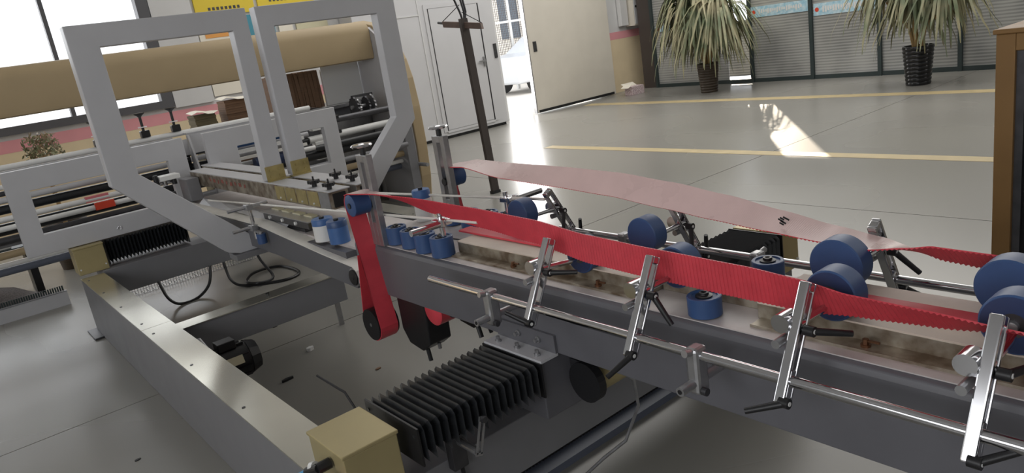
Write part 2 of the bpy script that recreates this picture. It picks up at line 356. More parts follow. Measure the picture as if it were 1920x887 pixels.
MB().prism([(x, 14.98, z) for x, z in ((13.75, 1.05), (14.32, 1.36), (15.5, 1.38), (16.0, 1.05))], (0, 0, 0), (0, .02, 0)).build('side_window', 'carglass', cr)
for x in (13.3, 15.9):
    for y in (15.02, 16.5): MB().cyl((x, y, .27), (x, y+.18, .27), .31, 20).build('wheel', 'black', cr)

# plants by the partition
def strap_plant(name, label, c, pot_r, pot_h, stem_h, spread, drop, n, leafm, potm, ribs, canes, seed, topz):
    rd = random.Random(seed); x, y = c
    t = thing(name, label, 'potted plant', (x, y, 0), 'potted strap leaved plants by the partition')
    prof = []; k = ribs
    for i in range(k):
        r = pot_r*(.78+.22*i/k); z0 = pot_h*i/k
        prof += [(r, z0), (r*1.05, z0+pot_h/k*.35), (r*1.05, z0+pot_h/k*.65), (r, z0+pot_h/k*.95)]
    prof += [(pot_r, pot_h), (pot_r*.9, pot_h), (pot_r*.88, pot_h-.04)]
    MB().lathe((x, y, 0), (0, 0, 1), prof, 28).build('pot', potm, t, smooth=True)
    MB().cyl((x, y, pot_h-.06), (x, y, pot_h-.03), pot_r*.88, 20).build('soil', 'soil', t)
    heads = []
    for i in range(canes):
        a = 2*PI*i/canes+.6; q = (x+math.cos(a)*.14*(1+i % 2), y+math.sin(a)*.2*(1+i % 2), pot_h+stem_h*(.75+.35*rd.random()))
        MB().tube([(x+math.cos(a)*.05, y+math.sin(a)*.05, pot_h-.04), (x+math.cos(a)*.1, y+math.sin(a)*.1, pot_h+stem_h*.4), q], .026, 8).build('cane', 'cane', t, smooth=True)
        heads.append(q)
    lv = MB()
    for i in range(n):
        hx, hy, hz = heads[i % canes]; a = rd.random()*2*PI; L = spread*(.55+.5*rd.random()); e = rd.random()
        hz += topz*rd.random(); out = L*(.35+.65*e); rise = .18+.35*(1-e)*rd.random()+.1; dr = drop*(.5+.6*rd.random())*(.5+.5*e)
        w = .016+.012*rd.random(); ca, sa = math.cos(a), math.sin(a); rows = []
        for j in range(8):
            u = j/7; rr = out*(1-(1-u)**1.5); z = hz+rise*math.sin(min(1, u*1.5)*PI)*.6-dr*u**1.9
            ww = w*(1-.85*u**3)+.001; px, py = hx+ca*rr, hy+sa*rr; z = max(z, .12)
            rows.append([(px-sa*ww, py+ca*ww, z), (px, py, z+.006), (px+sa*ww, py-ca*ww, z)])
        lv.sheet(rows)
    o = lv.build('foliage', leafm, t, smooth=True, fix=False); o['kind'] = 'stuff'
    return t
strap_plant('potted_plant', 'bushy strap leaved plant in a woven brown pot, left one by the bright pane', (11.42, 8.28), .19, .52, .62, .92, .85, 950, 'leaf', 'potw', 11, 5, 1, .55)
strap_plant('potted_plant', 'strap leaved plant with bare tan canes in a ribbed black pot', (11.2, 4.57), .2, .55, .60, .82, .68, 460, 'leaf', 'pot', 10, 5, 2, .4)

# ================================================================== FRONT HALF OF THE MACHINE
CX = 3.16                                    # the folding section is symmetric about x = 1.58
def mx(x, far): return CX-x if far else x
# ---- base frame on the floor
bf = thing('base_frame', 'low grey steel base frame with zinc topped side beams under the machine', 'machine frame', (1.75, 4.0, 0))
for xa, xb in ((.65, .80), (2.73, 2.88)):
    B(xa, xb, 1.72, 5.88, 0, .385).build('side_beam', 'paint2', bf, bevel=.004)
    for ya, yb in ((1.93, 4.148), (4.152, 5.88)):
        tp = B(xa-.002, xb+.002, ya, yb, .385, .391).build('top_plate', 'zinc', bf)
        for k in range(4):
            y = ya+.12+k*(yb-ya-.24)/3; MB().cyl((xa+.03, y, .391), (xa+.03, y, .393), .007, 10).build('screw', 'dsteel', tp)
    B(xa-.06, xb+.03, 5.62, 5.90, 0, .014).build('foot_plate', 'dsteel', bf, bevel=.004)
B(.802, 2.728, 1.75, 2.0, .2, .39).build('cross_beam', 'paint2', bf, bevel=.004)
MB().box(.802, 1.77, 4.03, 4.14, .19, .36).build('cross_beam', 'paint2', bf, bevel=.003)
tp = B(.802, 1.77, 4.02, 4.15, .36, .366).build('top_plate', 'zinc', bf); MB().cyl((1.32, 4.085, .366), (1.32, 4.085, .38), .012, 10).build('screw', 'black', tp)
B(.802, 2.728, 5.9, 6.22, .2, .40).build('cross_beam', 'paint2', bf, bevel=.004)
B(1.735, 1.765, 4.155, 4.17, 0, .52).build('end_bracket', 'steel', bf)

def cover_box(label, x0, x1, y0, y1, z0, z1):
    t = thing('drive_cover', label, 'machine cover', ((x0+x1)/2, (y0+y1)/2, z0), 'champagne drive covers')
    B(x0+.004, x1-.004, y0+.004, y1-.004, z0, z1-.012).build('body', 'champ', t, bevel=.003)
    B(x0, x1, y0, y1, z1-.012, z1).build('lid', 'champ', t, bevel=.003)
    for x in (x0+.02, x1-.02): MB().cyl((x, y0+.004, z0+.04), (x, y0-.003, z0+.04), .006, 10).build('screw', 'white', t)
    return t
cover_box('champagne metal drive cover in the foreground on the end of the side beam', .625, .80, 1.69, 1.915, .395, .60)
cover_box('champagne drive cover behind the far short bellows', 2.73, 2.90, 1.69, 1.915, .395, .60)
cover_box('olive gold drive cover at the rear end of the near side beam', .655, .86, 5.93, 6.12, .402, .60)

def bellows(label, x0, x1, y0, y1, zb, zt, n, cat='bellows cover'):
    t = thing('bellows', label, cat, ((x0+x1)/2, (y0+y1)/2, zb), 'black bellows covers')
    rows = []; e = .026
    for i in range(2*n+1):
        x = x0+.006+(x1-x0-.012)*i/(2*n); k = e if i % 2 else 0
        rows.append([(x, y0-k+e, zb-k+e), (x, y0-k+e, zt+k-e*1.5), (x, y0-k+e*1.5, zt+k-e), (x, y1+k-e*1.5, zt+k-e), (x, y1+k-e, zt+k-e*1.5), (x, y1+k-e, zb-k+e)])
    MB().sheet(rows).build('pleats', 'rubber', t, solid=.0015, fix=False)
    for x in (x0, x1):
        p = B(x-.003, x+.003, y0, y1, zb-.005, zt-.002).build('end_plate', 'black', t)
        for y in (y0+.02, y1-.02): MB().cyl((x-.006, y, zt-.03), (x+.006, y, zt-.03), .005, 8).build('rivet', 'dsteel', p)
    return t
bellows('long black bellows between the foreground drive cover and the near rail', .835, 1.298, 1.645, 1.945, .485, .60, 17)
bellows('black bellows on the far side of the machine beyond the chrome rod', 1.93, 2.715, 1.66, 1.925, .43, .60, 24)
bellows('black bellows under the yoke at the rear of the near side', .875, 1.45, 5.98, 6.18, .42, .60, 22)

# ---- angle bracket and slide block that carry the near rail
br = thing('angle_bracket', 'pale steel angle bracket with bolts joining the long bellows to the near rail', 'bracket', (1.34, 1.79, .39))
B(1.30, 1.373, 1.645, 1.94, .597, .606).build('flat_leg', 'paint', br)
B(1.364, 1.373, 1.645, 1.94, .606, .668).build('upright_leg', 'rail', br)
for y in (1.69, 1.79, 1.89): MB().cyl((1.325, y, .606), (1.325, y, .613), .011, 12).cyl((1.325, y, .613), (1.325, y, .626), .007, 8).build('bolt', 'steel', br)
for y in (1.72, 1.82): MB().cyl((1.364, y, .64), (1.357, y, .64), .011, 12).cyl((1.357, y, .64), (1.345, y, .64), .007, 8).build('bolt', 'steel', br)
B(1.306, 1.56, 1.66, 1.93, .392, .596).build('slide_block', 'rail', br, bevel=.004)
B(1.60, 1.92, 1.66, 1.93, .392, .60).build('slide_block', 'paint2', br, bevel=.004)
gm = thing('gear_motor', 'small gear motor with black flange hanging under the near rail', 'motor', (1.45, 1.6, .45))
MB().cyl((1.40, 1.57, .51), (1.43, 1.57, .51), .068, 24).build('flange', 'black', gm)
MB().cyl((1.43, 1.57, .51), (1.56, 1.57, .51), .05, 24).build('body', 'champ', gm, smooth=True)
B(1.43, 1.56, 1.615, 1.659, .46, .56).build('mount', 'dsteel', gm)
tag(MB().tube([(1.56, 1.56, .48), (1.60, 1.55, .44), (1.62, 1.56, .33), (1.58, 1.6, .2), (1.54, 1.68, .12), (1.5, 1.74, .05)], .006, 6).build('motor_cable', 'steel', smooth=True), 'thin grey cable looping down from the small gear motor', 'cable')
# wiring duct on the floor along the front cross beam
wd = thing('wiring_duct', 'slotted slate wiring duct lying on the floor along the front cross beam', 'cable duct', (1.7, 1.93, 0))
B(.83, 2.7, 1.885, 1.97, 0, .03).build('body', 'duct', wd)
k = MB()
for i in range(110): k.box(.84+i*.0168, .851+i*.0168, 1.955, 1.965, .03, .07)
o = k.build('slot_fingers', 'black', wd); o['kind'] = 'stuff'
# limit switch on the front cross beam
ls = thing('limit_switch', 'limit switch with slotted lever arm on the front cross beam below the long bellows', 'switch', (1.0, 1.73, .39))
B(.965, 1.02, 1.715, 1.748, .36, .47).build('body', 'dsteel', ls, bevel=.004)
MB().cyl((1.0, 1.622, .45), (1.0, 1.715, .45), .012, 14).build('shaft', 'steel', ls)
a = Vector((.035, 0, .11)).normalized(); s = Vector((a.z, 0, -a.x)); c0 = Vector((1.0, 1.618, .445)); am = MB()
am.bar(c0+s*.008, c0+a*.10+s*.008, (0, .002, 0), s*.003).bar(c0-s*.008, c0+a*.10-s*.008, (0, .002, 0), s*.003)
am.bar(c0-a*.006, c0+a*.004, (0, .002, 0), s*.012).bar(c0+a*.098, c0+a*.112, (0, .002, 0), s*.012).build('lever_arm', 'steel', ls)
MB().cyl(c0+a*.106+Vector((0, -.004, 0)), c0+a*.106+Vector((0, -.016, 0)), .010, 14).build('lever_roller', 'dsteel', ls)
MB().tube([(1.0, 1.73, .36), (1.005, 1.735, .32), (1.0, 1.74, .22)], .007, 8).build('cable', 'black', ls)
# air fitting at the foreground cover
af = thing('air_fitting', 'black elbow air fitting with blue hose and red tag on the foreground cover', 'air fitting', (.60, 1.77, .5))
MB().cyl((.623, 1.775, .555), (.585, 1.775, .555), .016, 14).build('elbow', 'black', af)
MB().cyl((.59, 1.775, .555), (.575, 1.83, .53), .013, 14).build('collar', 'black', af)
MB().tube([(.575, 1.83, .53), (.565, 1.88, .50), (.55, 1.95, .45), (.545, 2.0, .40), (.55, 2.1, .3), (.56, 2.2, .1)], .009, 8).build('hose', 'lblue', af, smooth=True)
MB().cyl((.60, 1.755, .53), (.60, 1.71, .545), .009, 10).build('red_tag', 'red', af); MB().cyl((.59, 1.80, .55), (.585, 1.815, .545), .015, 12).build('white_ring', 'white', af)
# motor beside the near side beam
mo = thing('electric_motor', 'black finned electric motor on the inner side of the near side beam', 'motor', (.95, 3.72, .1))
MB().cyl((.83, 3.72, .20), (1.02, 3.72, .20), .085, 20).build('body', 'black', mo, smooth=True)
for i in range(8):
    t = i*PI/4+.2; MB().obox((.93, 3.72+math.cos(t)*.088, .20+math.sin(t)*.088), (.08, 0, 0), (0, math.cos(t)*.008, math.sin(t)*.008), (0, -math.sin(t)*.004, math.cos(t)*.004)).build('fin', 'black', mo)
MB().cyl((1.02, 3.72, .20), (1.07, 3.72, .20), .092, 12, .075).build('fan_cowl', 'black', mo)
B(.88, .97, 3.68, 3.76, .28, .325).build('terminal_box', 'black', mo, bevel=.004)
MB().obox((.93, 3.632, .23), (.045, 0, 0), (0, .008, .02), (0, .006, -.003)).build('name_plate', 'scrub', mo)
B(.802, .84, 3.66, 3.78, .12, .28).build('mount', 'dsteel', mo)
MB().tube([(.86, 3.80, .29), (.85, 3.86, .33), (.83, 3.9, .32), (.82, 3.92, .22)], .008, 8).build('cable', 'steel', mo)

# ---- the two folding rails
def rail(far, label):
    t = thing('folding_rail', label, 'machine rail', (mx(1.47, far), 1.5, .604), 'folding rails')
    pr = [(1.374, .604), (1.374, .806), (1.380, .820), (1.392, .826), (1.572, .826), (1.572, .604)]
    MB().prism([(mx(x, far), 0, z) for x, z in pr], (0, .03, 0), (0, 2.93, 0)).build('rail_body', 'rail', t, bevel=.003)
    def bx(x0, x1, y0, y1, z0, z1): x0, x1 = sorted((mx(x0, far), mx(x1, far))); return B(x0, x1, y0, y1, z0, z1)
    bx(1.390, 1.571, .04, 2.92, .826, .829).build('deck_plate', 'deck', t)
    for y0, y1 in ((1.32, 2.26), (.06, .98)):
        bx(1.474, 1.568, y0, y1, .829, .872).build('guide_wall', 'galv', t, bevel=.003)
        bx(1.470, 1.570, y0+.004, y1-.004, .872, .876).build('guide_top', 'cream', t)
        bx(1.425, 1.474, y0+.01, y1-.01, .829, .834).build('flange_strip', 'galv', t)
        bx(1.4235, 1.4255, y0+.01, y1-.01, .829, .836).build('strip_lip', 'galv', t)
    bx(1.522, 1.568, .985, 1.315, .829, .872).build('guide_wall', 'galv', t, bevel=.003); bx(1.518, 1.570, .984, 1.316, .872, .876).build('guide_top', 'cream', t)
    for y in (1.90, 1.50, .70, .28):
        xx = mx(1.447, far); b = MB().cyl((xx, y, .834), (xx, y, .840), .011, 12).cyl((xx, y, .840), (xx, y, .852), .007, 6).box(xx-.003, xx+.003, y-.03, y, .846, .850).build('bolt', 'brass', t)
    for (x, y, r, h, m) in ((1.435, 2.64, .043, .072, 'blue'), (1.43, 2.52, .043, .072, 'blue'), (1.42, 2.40, .043, .074, 'blue'), (1.418, 2.28, .045, .076, 'blue'), (1.432, 1.105, .044, .052, 'blue')):
        x = mx(x, far); z0 = .832
        rl = MB().lathe((x, y, z0), (0, 0, 1), [(r-.002, 0), (r, .002), (r, h-.002), (r-.002, h), (r*.78, h), (r*.76, h-.004), (r*.5, h-.004)], 32).build('roller', m, t, smooth=True)
        MB().lathe((x, y, z0+h-.004), (0, 0, 1), [(r*.5, 0), (r*.5, .004), (r*.3, .006), (r*.28, .012), (r*.16, .012), (r*.15, .004)], 20).build('hub', 'black', rl, smooth=True)
    return t
rn = rail(False, 'near grey folding rail with rollers and worn metal guides on its deck')
rf = rail(True, 'far grey folding rail behind the near red belt')
B(1.5735, 1.5865, .06, 2.9, .60, .62).build('joining_strip', 'rail', rn)

# ---- long chrome rods with clamps
def side_rod(far, label, clamps):
    X = lambda x: mx(x, far)
    t = thing('support_rod', label, 'chrome rod', (X(1.26), 1.1, .813), 'long chrome support rods')
    MB().cyl((X(1.26), .05, .813), (X(1.26), 2.145, .813), .0125, 20).build('rod', 'chrome', t, smooth=True)
    for y in clamps:
        c = B(min(X(1.238), X(1.282)), max(X(1.238), X(1.282)), y-.018, y+.018, .715, .835).build('clamp', 'steel', t, bevel=.009)
        MB().cyl((X(1.238), y, .826), (X(1.218), y, .83), .009, 14).build('set_screw', 'steel', c)
        MB().cyl((X(1.19), y, .745), (X(1.373), y, .745), .0115, 16).build('stub_rod', 'steel', c, smooth=True)
        MB().cyl((X(1.19), y, .745), (X(1.1885), y, .745), .006, 10).build('stub_bore', 'black', c)
        MB().cyl((X(1.25), y-.018, .727), (X(1.25), y-.032, .727), .010, 12).build('clamp_screw', 'dsteel', c)
    return t
side_rod(False, 'long chrome support rod along the outside of the near rail', (1.80, 1.01, .25))
side_rod(True, 'long chrome support rod along the outside of the far rail', (1.80, 1.25, .25))

# ---- roller arms clamped on the rods
def roller_arm(far, y, wy, wz, wr, label, lev1, lev2, lug=.03):
    X = lambda x: mx(x, far); sg = -1 if far else 1
    t = thing('roller_arm', label, 'roller arm', (X(1.26), y, .77), 'slotted roller arms')
    p = Vector((X(1.235), y, .768)); q = Vector((X(1.362), y, .998)); a = (q-p).normalized(); s = Vector((a.z, 0, -a.x)); L = (q-p).length
    m = MB(); hy = Vector((0, .0115, 0))
    m.bar(p+s*.0145, q+s*.0145, hy, s*.0045).bar(p-s*.0145, q-s*.0145, hy, s*.0045)
    m.bar(p, p+a*.075, hy, s*.0105).bar(q-a*.02, q, hy, s*.0105)
    m.build('slotted_bar', 'chrome', t, bevel=.003)
    r0 = p+a*.05                                      # rod passes here
    # upper clamp with the axle
    u = p+a*(L*.62); ax = Vector((X(1.0)-X(.9), 0, 0)).normalized()
    lg = MB().cyl(Vector((u.x, y+lug, u.z+.012))-ax*.022, Vector((u.x, y+lug, u.z+.012))+ax*.022, .021, 20).bar((u.x, y+.011, u.z+.008), (u.x, y+lug, u.z+.008), ax*.018, (0, 0, .016)).build('axle_clamp', 'chrome', t, smooth=True)
    MB().cyl(Vector((u.x, y+lug-.004, u.z-.024))-ax*.05, Vector((u.x, y+lug-.004, u.z-.024))+ax*.018, .010, 16).build('clamp_bolt', 'steel', lg, smooth=True)
    wc = Vector((X(1.455), wy, wz))
    e = Vector((u.x, y-.002, u.z+.01)); ms = MB().tube([e, Vector((X(1.42), (y+wy)/2, (u.z+wz)/2-.006)), wc+ax*.03], .008, 12)
    ms.build('axle', 'chrome', t, smooth=True)
    # lever handles
    for base, d, ln in ((p+a*.012-ax*.014, Vector(lev1), .085), (u+Vector((0, -.014, 0)), Vector(lev2), .085)):
        d = Vector((d.x*sg, d.y, d.z)).normalized()
        lv = MB().cyl(base, base+Vector((0, -.022, 0)), .0115, 14).cyl(base+Vector((0, -.014, 0)), base+Vector((0, -.014, 0))+d*ln, .0085, 12, .0068).build('lever_handle', 'black', t, smooth=True)
        MB().cyl(base+Vector((0, -.022, 0)), base+Vector((0, -.0235, 0)), .005, 10).build('lever_screw', 'white', lv)
    # wheel
    W = .058; w = MB().lathe(wc, ax, [(wr*.62, .002), (wr-.003, 0), (wr, .003), (wr, W-.003), (wr-.003, W), (wr*.62, W-.002)], 40).build('wheel', 'blue', t, smooth=True)
    MB().lathe(wc-ax*.0006, ax, [(wr*.42, 0), (wr-.004, .0002), (wr-.004, .0025), (wr*.42, .0025)], 40).build('wheel_face', 'bluedark', w, smooth=True)
    MB().lathe(wc-ax*.001, ax, [(wr*.40, 0), (wr*.40, .003)], 24).build('bearing_ring', 'dsteel', w)
    MB().lathe(wc-ax*.012, ax, [(.004, 0), (.010, .002), (.011, .012)], 16).build('axle_nut', 'steel', w, smooth=True)
    return t
roller_arm(False, 1.591, 1.577, .915, .056, 'chrome slotted arm farthest along the near rod, its wheel mostly hidden below the red belt', (-.3, 1, .35), (.5, -.6, -.05))
roller_arm(False, 1.198, 1.215, .932, .058, 'second chrome slotted arm on the near rod, left of the lone low roller', (-.8, .2, -.35), (.1, -.55, -.9))
roller_arm(False, .777, .782, .932, .060, 'third chrome slotted arm on the near rod, with a blue wheel behind the red belt', (-.6, .9, -.25), (.75, -.7, -.2))
roller_arm(False, .422, .429, .940, .060, 'chrome slotted arm nearest the camera at the right edge', (.5, -.75, .35), (.9, -.4, 0))
roller_arm(True, 2.08, 2.09, .945, .056, 'far side roller arm behind the red belt, nearest the tall far post', (.2, -.3, 1), (.3, -.2, -.6))
roller_arm(True, 1.48, 1.49, .932, .058, 'far side roller arm whose navy wheel faces the camera, left of the far bellows', (.2, -.2, 1), (.3, -.2, -.6))
roller_arm(True, .842, .868, .927, .068, 'far side roller arm with large dark wheel right of the far bellows', (-.5, -.6, -.5), (-.3, -.5, -.6))
roller_arm(True, .46, .497, .931, .066, 'far side roller arm at the right edge beside the bronze cabinet', (-.5, -.6, -.5), (-.3, -.5, -.6))

# ---- slotted posts with hand wheels and head pulleys
def post(far, label):
    X = lambda x: mx(x, far)
    t = thing('tension_post', label, 'post', (X(1.39), 2.705, .829), 'slotted tension posts')
    def bx(x0, x1, *a): x0, x1 = sorted((X(x0), X(x1))); return (x0, x1)+a
    m = MB(); m.box(*bx(1.376, 1.404, 2.66, 2.69, .829, 1.215)).box(*bx(1.376, 1.404, 2.72, 2.75, .829, 1.215)).box(*bx(1.376, 1.404, 2.69, 2.72, .829, .93)).box(*bx(1.376, 1.404, 2.69, 2.72, 1.185, 1.215))
    m.build('slotted_bar', 'steel', t, bevel=.002)
    xc = X(1.39)
    MB().cyl((xc, 2.705, 1.215), (xc, 2.705, 1.245), .012, 14).build('spindle', 'black', t)
    MB().lathe((xc, 2.705, 1.243), (0, 0, 1), [(.014, 0), (.040, .004), (.045, .010), (.040, .016), (.016, .014), (.010, .018)], 28).build('hand_wheel', 'chrome', t, smooth=True)
    p = MB().lathe((X(1.295), 2.73, 1.02), (1 if not far else -1, 0, 0), [(.040, 0), (.046, .003), (.046, .075), (.043, .078)], 32).build('head_pulley', 'blue', t, smooth=True)
    MB().cyl((X(1.291), 2.73, 1.02), (X(1.376), 2.73, 1.02), .012, 16).build('pulley_axle', 'black', p)
    MB().cyl((X(1.374), 2.705, 1.01), (X(1.41), 2.705, 1.01), .016, 14).build('clamp_knob', 'black', t)
    return t
post(False, 'slotted post with hand wheel and blue pulley where the near red belt starts')
post(True, 'slotted steel post with hand wheel standing on the far rail against the bare floor')

# ---- twisting red belts
def red_belt(far, label):
    X = lambda x: mx(x, far); sg = -1 if far else 1
    t = thing('red_belt', label, 'belt', (X(1.42), 1.5, .9), 'red folding belts')
    keys = [(2.76, 1.338, 1.066, 0), (2.73, 1.338, 1.073, 0), (2.55, 1.36, 1.064, 20), (2.33, 1.40, 1.029, 51), (2.0, 1.415, 1.006, 67), (1.725, 1.42, .988, 78), (1.49, 1.42, .960, 88), (1.25, 1.42, .951, 86),
            (.965, 1.42, .945, 83), (.83, 1.42, .940, 74), (.711, 1.42, .938, 52), (.553, 1.42, .941, 42), (.418, 1.42, .946, 27), (.25, 1.42, .95, 12), (.05, 1.42, .95, 0)]
    if far: keys = [(2.76, 1.338, 1.066, 0), (2.73, 1.338, 1.073, 0), (2.54, 1.37, 1.093, 8), (2.23, 1.42, 1.087, 27), (1.93, 1.42, 1.078, 37), (1.67, 1.42, 1.066, 45), (1.45, 1.42, 1.044, 50), (1.257, 1.42, 1.021, 40), (1.087, 1.42, .998, 24), (.936, 1.42, .978, 12), (.813, 1.42, .966, 3), (.72, 1.42, .962, -22), (.667, 1.42, .960, -38), (.527, 1.42, .953, -43), (.05, 1.42, .95, -40)]
    def at(y):
        for (a, b) in zip(keys, keys[1:]):
            if a[0] >= y >= b[0]:
                u = (a[0]-y)/(a[0]-b[0]); u = u*u*(3-2*u)*.4+u*.6; return [a[i]+(b[i]-a[i])*u for i in range(1, 4)]
    w = .045; V = []; F = []; MI = []; n = 0; y = 2.76; i = 0
    while y > .055:
        x, z, th = at(y); th = math.radians(th); d = Vector((math.cos(th)*sg, 0, -math.sin(th))); nrm = Vector((-math.sin(th)*sg, 0, -math.cos(th)))
        c = Vector((X(x), y, z)); h = .0052 if i % 2 else .0016
        V += [c-d*w+nrm*h, c+d*w+nrm*h, c+d*w, c-d*w]
        if i:
            k = 4*i
            for j in range(4): F.append((k-4+j, k-4+(j+1) % 4, k+(j+1) % 4, k+j)); MI.append(1 if j == 2 else 0)
        y -= .0055; i += 1
    m = MB(); m.v = V; m.f = F
    o = m.build('ribbed_run', ['red', 'beltsheen'], t)
    for p, q in zip(o.data.polygons, MI): p.material_index = q
    # hanging run from the head pulley round the lower pulley and back up
    def path(o):
        pts = [(2.73+(.0465+o)*math.cos(a), 1.02+(.0465+o)*math.sin(a)) for a in (PI/2*(.7-.7*k/8) for k in range(9))]
        pts += [(2.765+(.0715+o)*math.cos(a), .485+(.0715+o)*math.sin(a)) for a in (PI*1.02+PI*.98*k/12 for k in range(13))]
        return pts+[(2.762+o, .80)]
    A = path(0); Q = path(.004); m = MB(); xa, xb = X(1.297), X(1.381)
    m.sheet([[(xa, *a), (xb, *a), (xb, *q), (xa, *q), (xa, *a)] for a, q in zip(A, Q)])
    m.build('hanging_run', 'red', t)
    return t
nb = red_belt(False, 'near bright red ribbed belt twisting in front of the blue wheels')
fb = red_belt(True, 'far red belt across the open floor, its smooth back coloured pale with reflected light')
k = MB()
for i, (dy, dz, l) in enumerate(((0, .018, .010), (.004, .006, .012), (-.003, -.006, .012), (.002, -.018, .010), (-.012, .022, .014))):
    k.obox((1.722, 1.05+dy, 1.004+dz*.4), (.0012, 0, 0), (0, l*.6, l*.25), (0, -.0006, .002))
k.build('ink_scribble', 'black', fb)
tag(B(1.578-.03, 1.578+.03, .08, 2.35, .878, .886).build('lower_belt', 'red', bevel=.002), 'flat red lower belt lying between the two rails under the near belt', 'belt')

# ---- belt drives below the rails
def belt_drive(far, label):
    X = lambda x: mx(x, far)
    t = thing('belt_drive', label, 'belt drive', (X(1.40), 2.6, .4), 'belt drives')
    def bx(x0, x1, *a): x0, x1 = sorted((X(x0), X(x1))); return B(x0, x1, *a)
    p = MB().cyl((X(1.291), 2.765, .485), (X(1.39), 2.765, .485), .071, 32).build('lower_pulley', 'black', t, smooth=True)
    MB().cyl((X(1.2895), 2.765, .485), (X(1.291), 2.765, .485), .008, 10).build('pulley_screw', 'steel', p)
    MB().prism([(X(1.392), yy, zz) for yy, zz in ((2.46, .602), (2.68, .602), (2.68, .45), (2.64, .39), (2.54, .375), (2.47, .42))], (0, 0, 0), (X(1.50)-X(1.392), 0, 0)).build('housing', 'black', t, bevel=.006)
    MB().cyl((X(1.42), 2.55, .39), (X(1.415), 2.53, .325), .009, 10).build('lever_stick', 'black', t)
    MB().cyl((X(1.44), 2.48, .41), (X(1.44), 2.48, .385), .008, 8).build('drain_screw', 'steel', t)
    MB().lathe((X(1.39), 2.40, .585), (1 if not far else -1, 0, 0), [(.055, 0), (.06, .004), (.06, .08), (.055, .084)], 28).build('return_wrap', 'red', t, smooth=True)
    return t
belt_drive(False, 'black belt drive housing with lower pulley under the left end of the near rail')
belt_drive(True, 'black belt drive housing under the left end of the far rail')
lk = thing('under_rail_lever', 'short black lever stick poking down below the near rail', 'lever', (1.42, 2.15, .5))
MB().cyl((1.42, 2.15, .603), (1.415, 2.12, .53), .009, 10).build('stick', 'black', lk); MB().cyl((1.44, 2.30, .603), (1.44, 2.30, .575), .03, 16).build('boss', 'black', lk)

# ---- thin guide rods with their clamps
def thin_rod(far, label):
    X = lambda x: mx(x, far)
    t = thing('guide_rod', label, 'guide rod', (X(1.42), 3.5, .85), 'thin guide rods')
    MB().cyl((X(1.42), 2.03, .986), (X(1.42), 5.1, .829), .0055, 10).build('rod', 'whitebelt', t, smooth=True)
    MB().cyl((X(1.42), 2.262, .90), (X(1.42), 2.262, 1.0), .011, 14).build('upright_pin', 'chrome', t, smooth=True)
    c = MB().bar((X(1.385), 2.255, .970), (X(1.445), 2.255, .970), (0, .020, 0), (0, 0, .010)).cyl((X(1.40), 2.225, .955), (X(1.40), 2.225, .985), .014, 14).build('cross_clamp', 'chrome', t, bevel=.003)
    MB().cyl((X(1.265), 2.228, .968), (X(1.44), 2.228, .968), .0125, 16).build('cross_stub', 'chrome', c, smooth=True)
    return t
thin_rod(False, 'thin pale guide rod over the near roller row with chrome cross clamp')
thin_rod(True, 'thin pale guide rod on the far side with chrome cross clamp above the bare floor')

# ================================================================== MIDDLE OF THE MACHINE
YK = 4.30
def yoke(far, label):
    X = lambda x: 3.39-x if far else x
    t = thing('yoke', label, 'machine yoke', (X(1.34), YK+.05, .6), 'grey C shaped yokes')
    P = [(1.668, .972), (1.668, 1.962), (.738, 1.962), (.742, 1.140), (1.235, .622), (1.30, .600), (1.44, .600), (1.44, .655), (1.375, .700), (.884, 1.178), (.880, 1.845), (1.572, 1.845), (1.560, .972)]
    MB().prism([(X(x), YK, z) for x, z in P], (0, 0, 0), (0, .085, 0)).build('frame', 'paint', t, bevel=.004)
    g = MB().box(*sorted((X(1.556), X(1.672))), YK-.006, YK-.001, .966, 1.055).box(*sorted((X(1.56), X(1.70))), YK-.03, YK-.001, .966, .972).build('base_plate', 'gold', t)
    for i in (0, 1):
        for z in (.995, 1.03): MB().cyl((X(1.585+.055*i), YK-.006, z), (X(1.585+.055*i), YK-.014, z), .008, 6).build('bolt', 'gold', g)
    B(*sorted((X(1.26), X(1.46))), YK-.03, YK+.10, .565, .599).build('foot_block', 'paint2', t, bevel=.003)
    return t
yoke(False, 'near grey C shaped yoke whose outline crosses the bright window')
yoke(True, 'far grey C shaped yoke in front of the white booth')

def upper_rail(far, label, y0, y1, x0, x1, kn):
    t = thing('upper_rail', label, 'machine rail', ((x0+x1)/2, 4.6, .862), 'upper rails between the yokes')
    B(x0, x1, y0+.02, y1, .862, .958).build('rail_body', 'galv', t, bevel=.003)
    B(x0-.004, x1+.004, y0, y1, .958, .965).build('top_plate', 'paint', t, bevel=.002)
    B(x0+.02, x1-.02, y0+.012, y0+.021, .872, .945).build('end_opening', 'void', t)
    B(x0-.004, x0, y0+.02, y0+.14, .868, .955).build('side_plate', 'steel', t)
    for i in range(4):
        pl_ = B(x0-.003, x0, y0+.15+i*.15, y0+.28+i*.15, .872, .950).build('side_plate', 'gold', t)
        MB().cyl((x0-.003, y0+.215+i*.15, .885), (x0-.008, y0+.215+i*.15, .885), .006, 8).build('screw', 'white', pl_)
    for (x, y) in kn:
        k = MB().cyl((x, y, .965), (x, y, .985), .014, 12).cyl((x, y, .985), (x, y, 1.0), .024, 16)
        for j in range(5): a = j*2*PI/5; k.cyl((x+.024*math.cos(a), y+.024*math.sin(a), .984), (x+.024*math.cos(a), y+.024*math.sin(a), 1.001), .011, 10)
        kk = k.cyl((x, y, 1.0), (x, y, 1.022), .005, 8).build('star_knob', 'black', t)
    return t
ur = upper_rail(False, 'near upper rail with pale top and gold side plates under the near yoke post', 3.47, 5.87, 1.555, 1.666, ((1.594, 3.73), (1.585, 3.53)))
k = MB()
for i in range(9): k.obox((1.5545, 4.72+i*.085, .915+.004*(i % 3)), (.0006, 0, 0), (0, .012+.01*(i % 2), 0), (0, .006*(i % 3-1), .012))
k.build('faded_lettering', 'redmark', ur)
